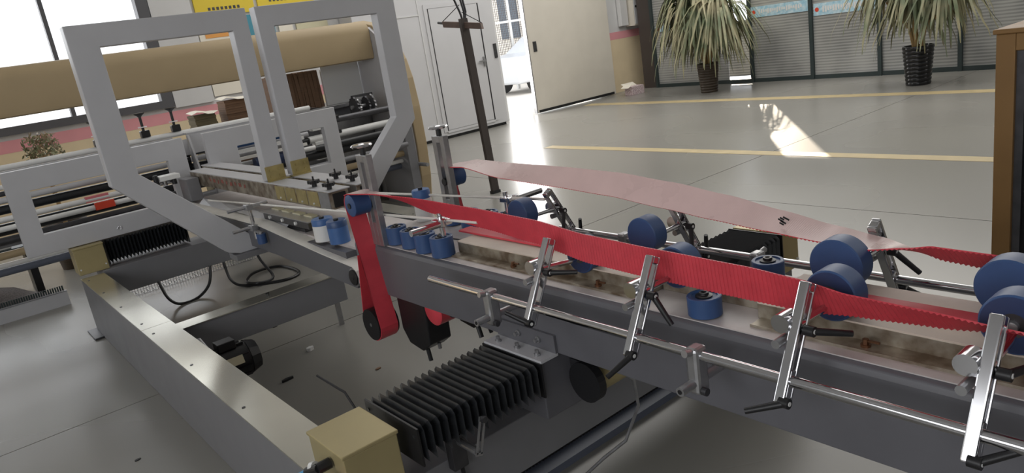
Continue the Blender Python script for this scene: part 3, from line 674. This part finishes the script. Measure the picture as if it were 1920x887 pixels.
upper_rail(True, 'far upper rail with pale top beside the far yoke post', 3.47, 6.1, 1.716, 1.83, ((1.759, 3.80), (1.752, 3.59)))

# lower conveyor with pale belt dipping to a roller
lc = thing('lower_conveyor', 'grey lower conveyor with pale belt sloping down to a black end roller', 'conveyor', (1.45, 4.4, .58))
MB().prism([(0, y, z) for y, z in ((2.99, .585), (2.99, .69), (3.30, .706), (4.06, .764), (5.86, .752), (5.86, .60), (4.1, .625))], (1.372, 0, 0), (1.392, 0, 0)).build('side_plate', 'rail', lc, bevel=.002)
pth = [(2.945, .62), (2.938, .645), (2.95, .675), (2.985, .693), (3.30, .712), (4.06, .771), (4.2, .773), (5.86, .76)]
rows = [[(1.362, y, z), (1.362, y, z+.005), (1.448, y, z+.005), (1.448, y, z)] for y, z in pth]
MB().sheet([r+[r[0]] for r in rows]).build('pale_belt', 'whitebelt', lc)
MB().cyl((1.365, 2.99, .642), (1.43, 2.99, .642), .045, 28).build('end_roller', 'steel', lc, smooth=True)
MB().lathe((1.357, 2.99, .642), (1, 0, 0), [(.036, 0), (.038, .004), (.026, .007), (.024, .001), (.012, .001), (.010, -.003)], 28).build('bearing', 'black', lc, smooth=True)
B(1.45, 1.86, 3.02, 5.86, .735, .748).build('deck_sheet', 'deck', lc)
MB().sheet([[(1.44, 3.9+.4*i, .75+.035*math.sin(i*.9)), (1.50, 3.9+.4*i, .79), (1.545, 3.9+.4*i, .78)] for i in range(5)]).build('curved_sheet', 'paint', lc, solid=.003)
B(1.40, 1.86, 3.1, 5.8, .60, .735).build('inner_frame', 'rail', lc)
B(1.63, 1.74, 5.90, 6.1, .402, .735).build('leg', 'rail', lc); B(1.63, 1.74, 5.80, 5.90, .62, .735).build('leg_arm', 'rail', lc)
# upright rollers on the lower deck
def up_roller(label, x, y, z0, h, r, body, cap):
    t = thing('upright_roller', label, 'roller', (x, y, z0), 'upright rollers on the lower deck')
    MB().cyl((x, y, z0), (x, y, z0+h*.72), r, 28).build('body', body, t, smooth=True)
    MB().lathe((x, y, z0+h*.72), (0, 0, 1), [(r, 0), (r, h*.24), (r*.93, h*.28), (r*.5, h*.26)], 28).build('cap', cap, t, smooth=True)
    MB().cyl((x, y, z0+h*.9), (x, y, z0+h*1.06), r*.25, 12).build('axle', 'black', t)
up_roller('white upright roller with blue cap left of the hanging red belt', 1.45, 3.40, .749, .112, .053, 'white', 'blue2')
up_roller('all blue upright roller right behind the hanging red belt', 1.462, 3.265, .749, .112, .05, 'blue2', 'blue')
up_roller('white upright roller with blue cap on the far rail before the grey side plate', 1.72, 2.865, .83, .145, .042, 'white', 'blue2')
gp = thing('guide_block', 'steel guide block with white studs and cream pads beside the upright rollers', 'guide block', (1.42, 3.65, .749))
B(1.465, 1.53, 3.68, 4.18, .749, .765).build('foot', 'dsteel', gp); B(1.455, 1.53, 3.60, 4.22, .775, .818).build('body', 'dsteel', gp, bevel=.004)
B(1.47, 1.52, 3.7, 4.1, .765, .775).build('spacer', 'dsteel', gp)
tpp = B(1.442, 1.545, 3.56, 4.25, .818, .824).build('top_plate', 'steel', gp)
for i in range(4): B(1.50, 1.535, 3.64+i*.15, 3.74+i*.15, .824, .832).build('cream_pad', 'scrub', gp)
for y in (3.75, 3.93, 4.11): MB().cyl((1.455, y, .797), (1.444, y, .797), .010, 12).build('stud', 'white', gp)
MB().cyl((1.50, 3.60, .80), (1.50, 3.53, .80), .024, 18).build('yellow_knob', 'yknob', gp, smooth=True)
sc = thing('cross_clamp_stand', 'chrome upright with two stub rods clamped at the conveyor side', 'clamp stand', (1.345, 4.1, .70))
MB().cyl((1.345, 4.10, .70), (1.345, 4.10, .905), .010, 14).build('upright', 'chrome', sc, smooth=True)
for z in (.885, .765):
    MB().cyl((1.23, 4.125, z), (1.46 if z > .8 else 1.352, 4.125, z), .010, 14).build('stub_rod', 'chrome', sc, smooth=True)
    B(1.325, 1.365, 4.085, 4.137, z-.016, z+.016).build('clamp', 'steel', sc, bevel=.003)
MB().cyl((1.335, 3.99, .69), (1.335, 3.99, .745), .026, 18).build('blue_roller', 'blue', sc, smooth=True)
MB().bar((1.335, 4.0, .75), (1.345, 4.1, .75), (.01, 0, 0), (0, 0, .004)).cyl((1.335, 3.99, .745), (1.335, 3.99, .755), .012, 12).build('roller_bracket', 'steel', sc)

# ================================================================== REAR OF THE MACHINE
def guard(label, x0, x1, xi0, xi1, y0, y1):
    t = thing('guard_frame', label, 'guard frame', ((x0+x1)/2, y0, .605), 'low white guard frames')
    P = [(x0, .605), (x1, .605), (x1, 1.21), (x0, 1.21)]; Q = [(xi0, .745), (xi1, .745), (xi1, 1.06), (xi0, 1.06)]
    m = MB(); n = 4
    for y in (y0, y1): m.v += [Vector((x, y, z)) for x, z in P+Q]
    for i in range(4):
        j = (i+1) % 4; m.f += [(i, j, 4+j, 4+i), (8+i, 12+i, 12+j, 8+j), (i, 8+i, 8+j, j), (4+i, 4+j, 12+j, 12+i)]
    m.build('frame', 'paint', t, bevel=.004)
    return t
gl = guard('low pale guard frame at the left over the rear bellows', .40, 1.60, .535, 1.46, 6.0, 6.065)
MB().tube([(.985, 5.995, .655), (1.0, 5.992, .672), (1.015, 5.995, .665), (1.01, 5.992, .645)], .004, 6).build('scratch_hook', 'steel', gl)
guard('low pale guard frame behind the far yoke, with blue and steel rollers seen through it', 1.76, 2.90, 2.0, 2.765, 6.0, 6.065)
fd = thing('feeder_bed', 'feeder bed of light and dark cross bars behind the pale guard frames', 'feeder bed', (1.3, 6.8, 0))
bars = ((6.62, 1.208, .022, 'white', -1.6, 2.95), (6.66, 1.165, .018, 'paint', -1.6, 1.70), (6.75, 1.06, .018, 'white', -1.6, 2.92), (6.78, 1.01, .02, 'dsteel', -1.6, 2.92), (6.72, .965, .024, 'paint', -1.6, 2.92),
        (6.74, .895, .035, 'rubber', -1.6, 2.92), (6.62, .835, .022, 'white', -1.6, 2.92), (6.68, .755, .045, 'rubber', -1.6, 3.9), (6.54, .69, .03, 'dsteel', -1.6, 1.7), (6.58, .66, .026, 'paint2', -1.6, 3.9), (6.48, .785, .02, 'white', -1.6, 1.25), (6.70, .56, .03, 'beige', -1.6, 3.9), (6.74, .48, .02, 'white', -1.6, 3.9), (6.80, .42, .03, 'duct', -1.6, 3.9))
for y, z, r, m, xa, xb in bars: MB().cyl((xa, y, z), (xb, y, z), r, 16).build('cross_bar', m, fd, smooth=True)
B(-1.6, -1.5, 6.4, 6.95, 0, 1.23).build('side_plate', 'paint', fd); B(3.90, 4.0, 6.6, 7.2, 0, 1.0).build('side_plate', 'paint2', fd)
B(.93, 1.10, 6.60, 6.64, .815, .862).build('pink_block', 'pinkblock', fd)
for x in (.96, 1.25): B(x, x+.14, 6.44, 6.47, .765, .82).build('orange_block', 'orangered', fd); 
for y, z, r, m in ((6.75, 1.04, .03, 'dsteel'), (6.72, .90, .035, 'white'), (6.62, .82, .03, 'rubber')): MB().cyl((2.92, y, z), (3.9, y, z), r, 16).build('cross_bar', m, fd, smooth=True)
for i in range(6): B(2.96+.16*(i % 2), 3.1+.16*(i % 2), 6.68, 6.76, .70+.07*i, .735+.07*i).build('press_block', 'black' if i % 2 else 'white', fd, bevel=.004)
MB().cyl((2.02, 6.575, 1.02), (2.76, 6.575, 1.02), .03, 16).build('blue_roller', 'blue2', fd, smooth=True)
MB().cyl((2.3, 6.56, .82), (2.76, 6.56, .82), .055, 16).build('blue_roller', 'bluedark', fd, smooth=True)
MB().cyl((2.02, 6.54, .93), (2.60, 6.54, .93), .028, 16).build('steel_roller', 'steel', fd, smooth=True)
MB().cyl((2.60, 6.54, .92), (2.70, 6.54, .92), .07, 18).build('white_disc', 'cream', fd, smooth=True)
# centre brackets over the feeder bed
cb = thing('centre_bracket', 'pale panel and folded bracket over the feeder bed between the guard frames', 'bracket', (2.1, 6.5, .9))
B(1.78, 2.75, 6.50, 6.53, 1.03, 1.20).build('front_panel', 'paint', cb, bevel=.003); B(1.78, 2.75, 6.50, 6.60, 1.195, 1.205).build('top_lip', 'paint', cb)
MB().prism([(0, y, z) for y, z in ((6.35, .85), (6.50, .85), (6.50, 1.19), (6.46, 1.19))], (1.77, 0, 0), (1.785, 0, 0)).build('gusset', 'paint', cb)
m = MB().box(1.58, 1.76, 6.46, 6.48, 1.03, 1.16).box(1.58, 1.63, 6.46, 6.48, .85, 1.03).box(1.63, 1.76, 6.46, 6.48, .85, .90); m.build('slotted_plate', 'paint', cb)
B(1.63, 1.76, 6.50, 6.53, .88, 1.03).build('recess', 'void', cb)
for i, (x, z) in enumerate(((1.66, 1.0), (1.70, .96), (1.73, 1.0), (1.69, .92))): MB().cyl((x, 6.44, z), (x, 6.50, z), .016, 10).build('small_shaft', 'steel' if i % 2 else 'black', cb)
B(2.0, 2.74, 6.40, 6.42, .955, .985).build('bar', 'white', cb); B(1.9, 2.74, 6.36, 6.38, .90, .925).build('bar', 'whitebelt', cb)
# small clamps by the near upper rail's rear end
hc = thing('clamp_cluster', 'cluster of small chrome clamps at the rear end of the near upper rail', 'clamp', (1.35, 5.75, .75))
B(1.46, 1.55, 5.66, 5.86, .762, .93).build('carrier', 'paint2', hc, bevel=.004)
B(1.30, 1.44, 5.70, 5.82, .95, .985).build('white_block', 'white', hc, bevel=.004)
for i in range(5): MB().cyl((1.16+.06*i, 5.74+.03*(i % 2), .91), (1.16+.06*i, 5.74+.03*(i % 2), .96+.02*(i % 3)), .018, 12).build('stud', 'chrome' if i % 2 else 'black', hc, smooth=True)
MB().cyl((1.10, 5.78, .93), (1.42, 5.78, .93), .012, 12).build('cross_pin', 'chrome', hc, smooth=True)
for i in range(3): MB().cyl((1.39, 5.70+.05*i, .80+.04*(i % 2)), (1.36, 5.70+.05*i, .80+.04*(i % 2)), .018, 12).build('black_screw', 'black', hc)
# slim uprights with flared black heads
for x, lb in ((1.49, 'slim upright with flared black head, left of the pair seen through the near yoke'), (1.735, 'slim upright with flared black head, right of the pair seen through the near yoke'), (1.14, 'slim upright half hidden behind the left leg of the near yoke')):
    t = thing('slim_upright', lb, 'adjuster', (x, 6.62, 1.23), 'slim adjusters on the feeder bed')
    MB().box(x-.03, x+.04, 6.59, 6.65, 1.229, 1.285).build('base', 'black', t, bevel=.006)
    MB().cyl((x, 6.62, 1.285), (x, 6.62, 1.40), .011, 12).build('stem', 'black', t, smooth=True)
    MB().lathe((x, 6.62, 1.395), (0, 0, 1), [(.012, 0), (.02, .012), (.04, .026), (.042, .032), (.03, .036)], 20).build('head', 'dsteel', t, smooth=True)
    MB().cyl((x, 6.62, 1.31), (x, 6.62, 1.318), .034, 18).build('washer', 'white', t)
# big beige cross beam and grey side plate
cbm = thing('feeder_hood_beam', 'long beige rounded cross beam spanning the machine in front of the window', 'machine beam', (.4, 7.4, 1.55))
MB().prism([(0, y, z) for y, z in ([(7.27, 1.55), (7.25, 1.56), (7.24, 1.59)]+[(7.36-.12*math.cos(a), 1.835+.12*math.sin(a)) for a in (PI/2*k/7 for k in range(8))]+[(7.56, 1.955), (7.6, 1.92), (7.6, 1.56), (7.56, 1.55)])], (-3.4, 0, 0), (4.09, 0, 0)).build('beam', 'beige', cbm, smooth=True)
B(-3.4, -3.3, 7.2, 8.6, 0, 1.95).build('far_leg', 'beige', cbm)
pq = [(6.86, 0), (6.80, .25), (6.77, .6), (6.77, 1.0), (6.80, 1.3), (6.86, 1.5), (6.96, 1.66), (7.1, 1.80), (7.25, 1.90), (7.6, 1.97), (8.5, 1.97), (8.5, 0)]
sp = thing('feeder_side_plate', 'tall grey feeder side plate with curved beige edge behind the far yoke', 'side plate', (4.17, 7.6, 0))
MB().prism([(4.13, y, z) for y, z in pq], (0, 0, 0), (.13, 0, 0)).build('outer_cover', 'beige', sp, bevel=.01)
MB().prism([(4.095, y+.02, max(.02, z-.02)) for y, z in pq], (0, 0, 0), (.034, 0, 0)).build('inner_face', 'paint', sp)
MB().cyl((4.02, 6.45, .42), (4.02, 7.15, .42), .02, 14).build('steel_rod', 'steel', sp, smooth=True); B(4.0, 4.1, 7.1, 7.15, .38, .46).build('rod_block', 'steel', sp)
# feeder table, gears, panel and brown stack
ft = thing('feeder_table', 'steel feeder table carrying the brown sheet bundle and white panel', 'table', (3.5, 7.9, 0))
B(2.9, 4.09, 7.50, 8.3, 1.09, 1.13).build('table_top', 'steel', ft, bevel=.004); B(3.0, 4.05, 7.62, 8.25, 0, 1.09).build('cabinet', 'paint2', ft)
B(3.35, 4.08, 7.22, 7.40, .55, .98).build('steel_apron', 'steel', ft, bevel=.004)
tag(MB().box(3.62, 4.08, 7.62, 7.66, 1.131, 1.56).build('light_board', 'white', bevel=.003), 'square white board under the beige beam, right of the brown bundle', 'board')
bb = thing('sheet_bundle', 'bundle of dark brown sheets under the beige beam, left of the white panel', 'sheet bundle', (3.3, 7.8, 1.131))
rd = random.Random(4)
for i in range(14):
    x = 3.06+i*.039; MB().obox((x, 7.74+.03*rd.random(), 1.131+.20), (.0185, 0, 0), (0, .12, 0), (.02*(rd.random()-.5), .012*(rd.random()-.5), .195+.01*rd.random())).build('sheet', 'card', bb)
tag(MB().sheet([[(2.98+.08*i, 7.52, 1.136+.035*math.sin(i*.55)), (2.98+.08*i, 7.62, 1.136+.03*math.sin(i*.55))] for i in range(7)]).build('curled_sheet', 'paint', solid=.003), 'pale curled sheet lying before the brown bundle', 'sheet')
ga = thing('gear_set', 'set of small grey gears and shafts at the end of the feeder bed', 'gear set', (3.8, 7.1, .99))
B(3.62, 3.89, 7.04, 7.19, .985, 1.0).build('base', 'steel', ga)
for i, (x, r) in enumerate(((3.66, .10), (3.70, .07), (3.80, .085), (3.86, .10))):
    g = MB(); n = 16
    pts = [(7.11+(r+(.008 if j % 2 else -.004))*math.cos(2*PI*j/(2*n)), 1.095+(r+(.008 if j % 2 else -.004))*math.sin(2*PI*j/(2*n))) for j in range(2*n)]
    g.prism([(x, y, z) for y, z in pts], (0, 0, 0), (.02, 0, 0)).build('gear', 'steel' if i % 2 else 'dsteel', ga)
MB().cyl((3.63, 7.11, 1.095), (3.89, 7.11, 1.095), .02, 12).build('shaft', 'steel', ga); B(3.66, 3.90, 7.09, 7.13, 1.19, 1.215).build('tie_bar', 'dsteel', ga)

# cardboard stacks and bush behind the feeder
def stack(label, x0, x1, y0, y1, h, m):
    t = thing('cardboard_stack', label, 'cardboard stack', ((x0+x1)/2, (y0+y1)/2, 0), 'cardboard stacks behind the feeder'); z = 0; i = 0; rr = random.Random(int(x0*100))
    B(x0, x1, y0, y1, 0, .9).build('lower_stack', m, t)
    z = .9
    while z < h-.03:
        d = .012*(rr.random()-.5); e = .012*(rr.random()-.5); B(x0+d, x1+d, y0+e, y1+e, z, z+.024).build('sheet_layer', m, t); z += .025
    rows = [[(x0-.03+(x1-x0+.06)*i/5, y0-.03, z+.012+.02*math.sin(i*1.3)), (x0-.01+(x1-x0+.04)*i/5, y1, z+.03+.015*math.sin(i))] for i in range(6)]
    MB().sheet(rows).build('paper_cover', 'paper', t, solid=.003)
stack('short olive cardboard stack with loose paper on top, beyond the near yoke', 2.44, 2.67, 8.45, 8.7, 1.27, 'cardg')
stack('taller brown cardboard stack partly behind the near yoke post', 2.79, 3.03, 8.45, 8.7, 1.36, 'card')
t = thing('potted_bush', 'ragged flowering bush against the pink wall band at the left', 'potted plant', (.97, 8.5, 0))
MB().lathe((.97, 8.5, 0), (0, 0, 1), [(.15, 0), (.2, .4), (.22, .44), (.2, .46), (.18, .42)], 20).build('pot', 'potw', t, smooth=True)
MB().tube([(.97, 8.5, .4), (.96, 8.5, .8), (.97, 8.5, 1.15)], .02, 8).build('stem', 'cane', t)
lv = MB(); rd = random.Random(9)
for i in range(420):
    a = rd.random()*2*PI; e = rd.random(); r = .21*math.sqrt(rd.random()); z = 1.06+.26*e; r *= (1-.4*e)
    c = Vector((.97+r*math.cos(a), 8.5+r*math.sin(a), z+.04*rd.random())); u = Vector((rd.random()-.5, rd.random()-.5, rd.random()-.3)).normalized()*(.02+.02*rd.random()); v = u.orthogonal().normalized()*.012
    lv.add([c-u, c+v, c+u, c-v], [(0, 1, 2, 3)])
lv.build('foliage', 'bush', t, fix=False)['kind'] = 'stuff'

# left of the base frame
lb = thing('floor_board', 'pale board standing on edge across the floor left of the base frame', 'board', (-.3, 6.95, 0))
B(-1.6, .645, 6.93, 6.96, 0, .115).build('board', 'paint', lb); B(-1.6, .645, 6.925, 6.97, .115, .12).build('top_edge', 'paint2', lb)
k = MB()
for i in range(130): k.box(-1.6+i*.0172, -1.589+i*.0172, 6.975, 6.985, .06, .16)
o = k.build('duct_fingers', 'greenframe', lb); o['kind'] = 'stuff'
mbg = []
for i in range(15):
    u = i/14; row = []
    for j in range(7):
        v = j/6; row.append((-.7+1.3*u, 7.03+.5*v, .004+.34*math.sin(min(1, (1-u)*1.6+.02)*PI/2)*math.sin(v*PI)**.7+.015*math.sin(i*2.1+j)))
    mbg.append(row)
tag(MB().sheet(mbg).build('mesh_bag', 'mesh', smooth=True), 'speckled grey mesh bag lying behind the floor board', 'bag')
bn = thing('dark_bench', 'low dark bench behind the mesh bag at the left edge', 'bench', (0, 7.8, 0))
B(-1.5, .62, 7.62, 8.05, .40, .46).build('bench_top', 'greenframe', bn)
for x in (-1.4, .5): B(x, x+.06, 7.66, 8.0, 0, .40).build('leg', 'black', bn)
tag(B(.28, .42, 7.66, 7.74, .461, .52).build('white_clip', 'white', bevel=.005), 'small white clip on the low dark bench', 'clip')
# wire tray and cables under the rear cross beam
wt = MB()
for i in range(56): wt.box(.86+i*.022, .863+i*.022, 6.5, 6.505, .004, .085)
for z in (.005, .045, .083): wt.box(.86, 2.1, 6.498, 6.503, z-.0015, z+.0015)
for i in range(28): wt.box(.86+i*.044, .863+i*.044, 6.5, 6.66, .003, .007)
t = thing('wire_tray', 'galvanised wire cable tray on the floor behind the rear cross beam', 'cable tray', (1.5, 6.55, 0)); wt.build('wires', 'steel', t)['kind'] = 'stuff'
def cable(label, pts, r=.011):
    P = [Vector(p) for p in pts]; out = []
    for i in range(len(P)-1):
        p0, p1, p2, p3 = P[max(i-1, 0)], P[i], P[i+1], P[min(i+2, len(P)-1)]
        for k in range(6):
            u = k/6; out.append(.5*((2*p1)+(p2-p0)*u+(2*p0-5*p1+4*p2-p3)*u*u+(3*p1-p0-3*p2+p3)*u**3))
    out.append(P[-1]); return tag(MB().tube(out, r, 8).build('cable', 'black', smooth=True), label, 'cable', 'black cables under the rear beam')
cable('black cable sagging in one loop under the rear cross beam', [(1.13, 5.88, .21), (1.15, 5.82, .08), (1.22, 5.8, .012), (1.36, 5.82, .012), (1.47, 5.85, .08), (1.52, 5.88, .21)])
cable('black cable coiled twice on the floor beyond the yoke foot', [(1.62, 5.86, .21), (1.63, 5.82, .06), (1.70, 5.7, .012), (1.95, 5.5, .012), (2.10, 5.6, .012), (2.08, 5.95, .012), (1.88, 5.98, .02), (1.72, 5.75, .03), (1.76, 5.6, .03), (1.9, 5.64, .03), (1.86, 5.75, .2), (1.84, 5.8, .5), (1.82, 5.7, .6)])

# ================================================================== LOOSE THINGS ON THE FLOOR
hp = thing('pole_handle', 'tall dark pole with short wooden crossbar and hooks standing before the booth', 'pole', (4.74, 6.36, 0))
MB().box(4.695, 4.795, 6.33, 6.39, 0, .03).build('foot', 'black', hp)
MB().bar((4.745, 6.36, .03), (4.69, 6.36, 1.80), (.042, 0, 0), (0, .02, 0)).build('pole', 'pillar', hp)
MB().bar((4.62, 6.60, 1.775), (4.76, 6.16, 1.70), (.02, .006, 0), (0, .005, .03)).build('crossbar', 'wood', hp, bevel=.003)
MB().cyl((4.61, 6.68, 1.80), (4.62, 6.60, 1.785), .012, 10).build('bar_grip', 'black', hp)
for dx in (-.03, .02, .04): MB().tube([(4.69+dx*.4, 6.35, 1.78), (4.69+dx, 6.35, 1.86), (4.67+dx*1.4, 6.36, 1.97), (4.63+dx*1.4, 6.37, 2.08)], .011, 8).build('hook', 'dsteel', hp, smooth=True)
MB().tube([(4.67, 6.36, 1.93), (4.62, 6.62, 1.80)], .004, 6).tube([(4.69, 6.36, 1.86), (4.76, 6.16, 1.73)], .004, 6).build('cord', 'black', hp)
hp.location = (4.56, 6.10, 0)
rc = thing('bronze_cabinet', 'bronze framed cabinet with black open front at the right edge', 'cabinet', (3.75, .6, 0))
B(3.53, 4.05, .12, 1.10, 0, 1.27).build('body', 'void', rc)
f = MB().box(3.48, 3.53, 1.05, 1.12, 0, 1.29).box(3.48, 3.53, .10, .17, 0, 1.29).box(3.48, 3.53, .17, 1.05, 1.22, 1.29).box(3.53, 4.06, 1.10, 1.12, 0, 1.29).box(3.53, 4.06, .10, .12, 0, 1.29)
f.build('frame', 'cabbrown', rc, bevel=.004); B(3.47, 4.07, .09, 1.13, 1.29, 1.31).build('top', 'cabbrown', rc, bevel=.004)
B(3.50, 3.53, 1.02, 1.05, .05, 1.22).build('inner_post', 'dsteel', rc); B(3.70, 3.95, .75, 1.0, 1.31, 1.36).build('top_box', 'cabbrown', rc, bevel=.006)
for i in range(24): B(3.525, 3.53, .2+i*.034, .215+i*.034, .1, 1.2).build('slat', 'black', rc)
k = MB(); rd = random.Random(3)
for i in range(34):
    y, z = .93+.05*rd.random(), .45+.6*rd.random(); k.box(3.520, 3.524, y, y+.004+.004*rd.random(), z, z+.004+.006*rd.random())
k.build('paint_specks', 'white', rc)
for nm, m, c, s, lbl in (('cable_clip', 'black', (1.18, 3.685), (.035, .012, .012), 'small black clip on the floor right of the black motor'), ('plastic_scrap', 'white', (1.44, 3.96), (.022, .018, .02), 'small white scrap on the floor inside the base frame'),
                      ('paper_scrap', 'card', (1.55, 3.35), (.016, .010, .006), 'tiny brown scrap on the floor below the belt drive'), ('stone_chip', 'dsteel', (1.47, 4.57), (.016, .012, .008), 'tiny dark chip on the floor beyond the middle cross beam'),
                      ('floor_chip', 'black', (.38, 3.52), (.014, .01, .004), 'tiny black chip on the open floor left of the base frame')):
    tag(MB().prism([(c[0]+s[0]*a, c[1]+s[1]*b, 0) for a, b in ((-1, -.6), (-.3, -1), (.9, -.5), (1, .6), (0, 1), (-.9, .5))], (0, 0, .0005), (0, 0, s[2])).build(nm, m, bevel=.001), lbl, 'debris')
tag(MB().tube([(.86, 2.07, .39), (.85, 2.05, .5), (.84, 2.10, .57), (.80, 2.2, .62)], .004, 6).build('loose_wire', 'black', smooth=True), 'thin black wire end sticking up behind the foreground drive cover', 'wire')

for o in bpy.data.objects:
    if '_o' in o: del o['_o']
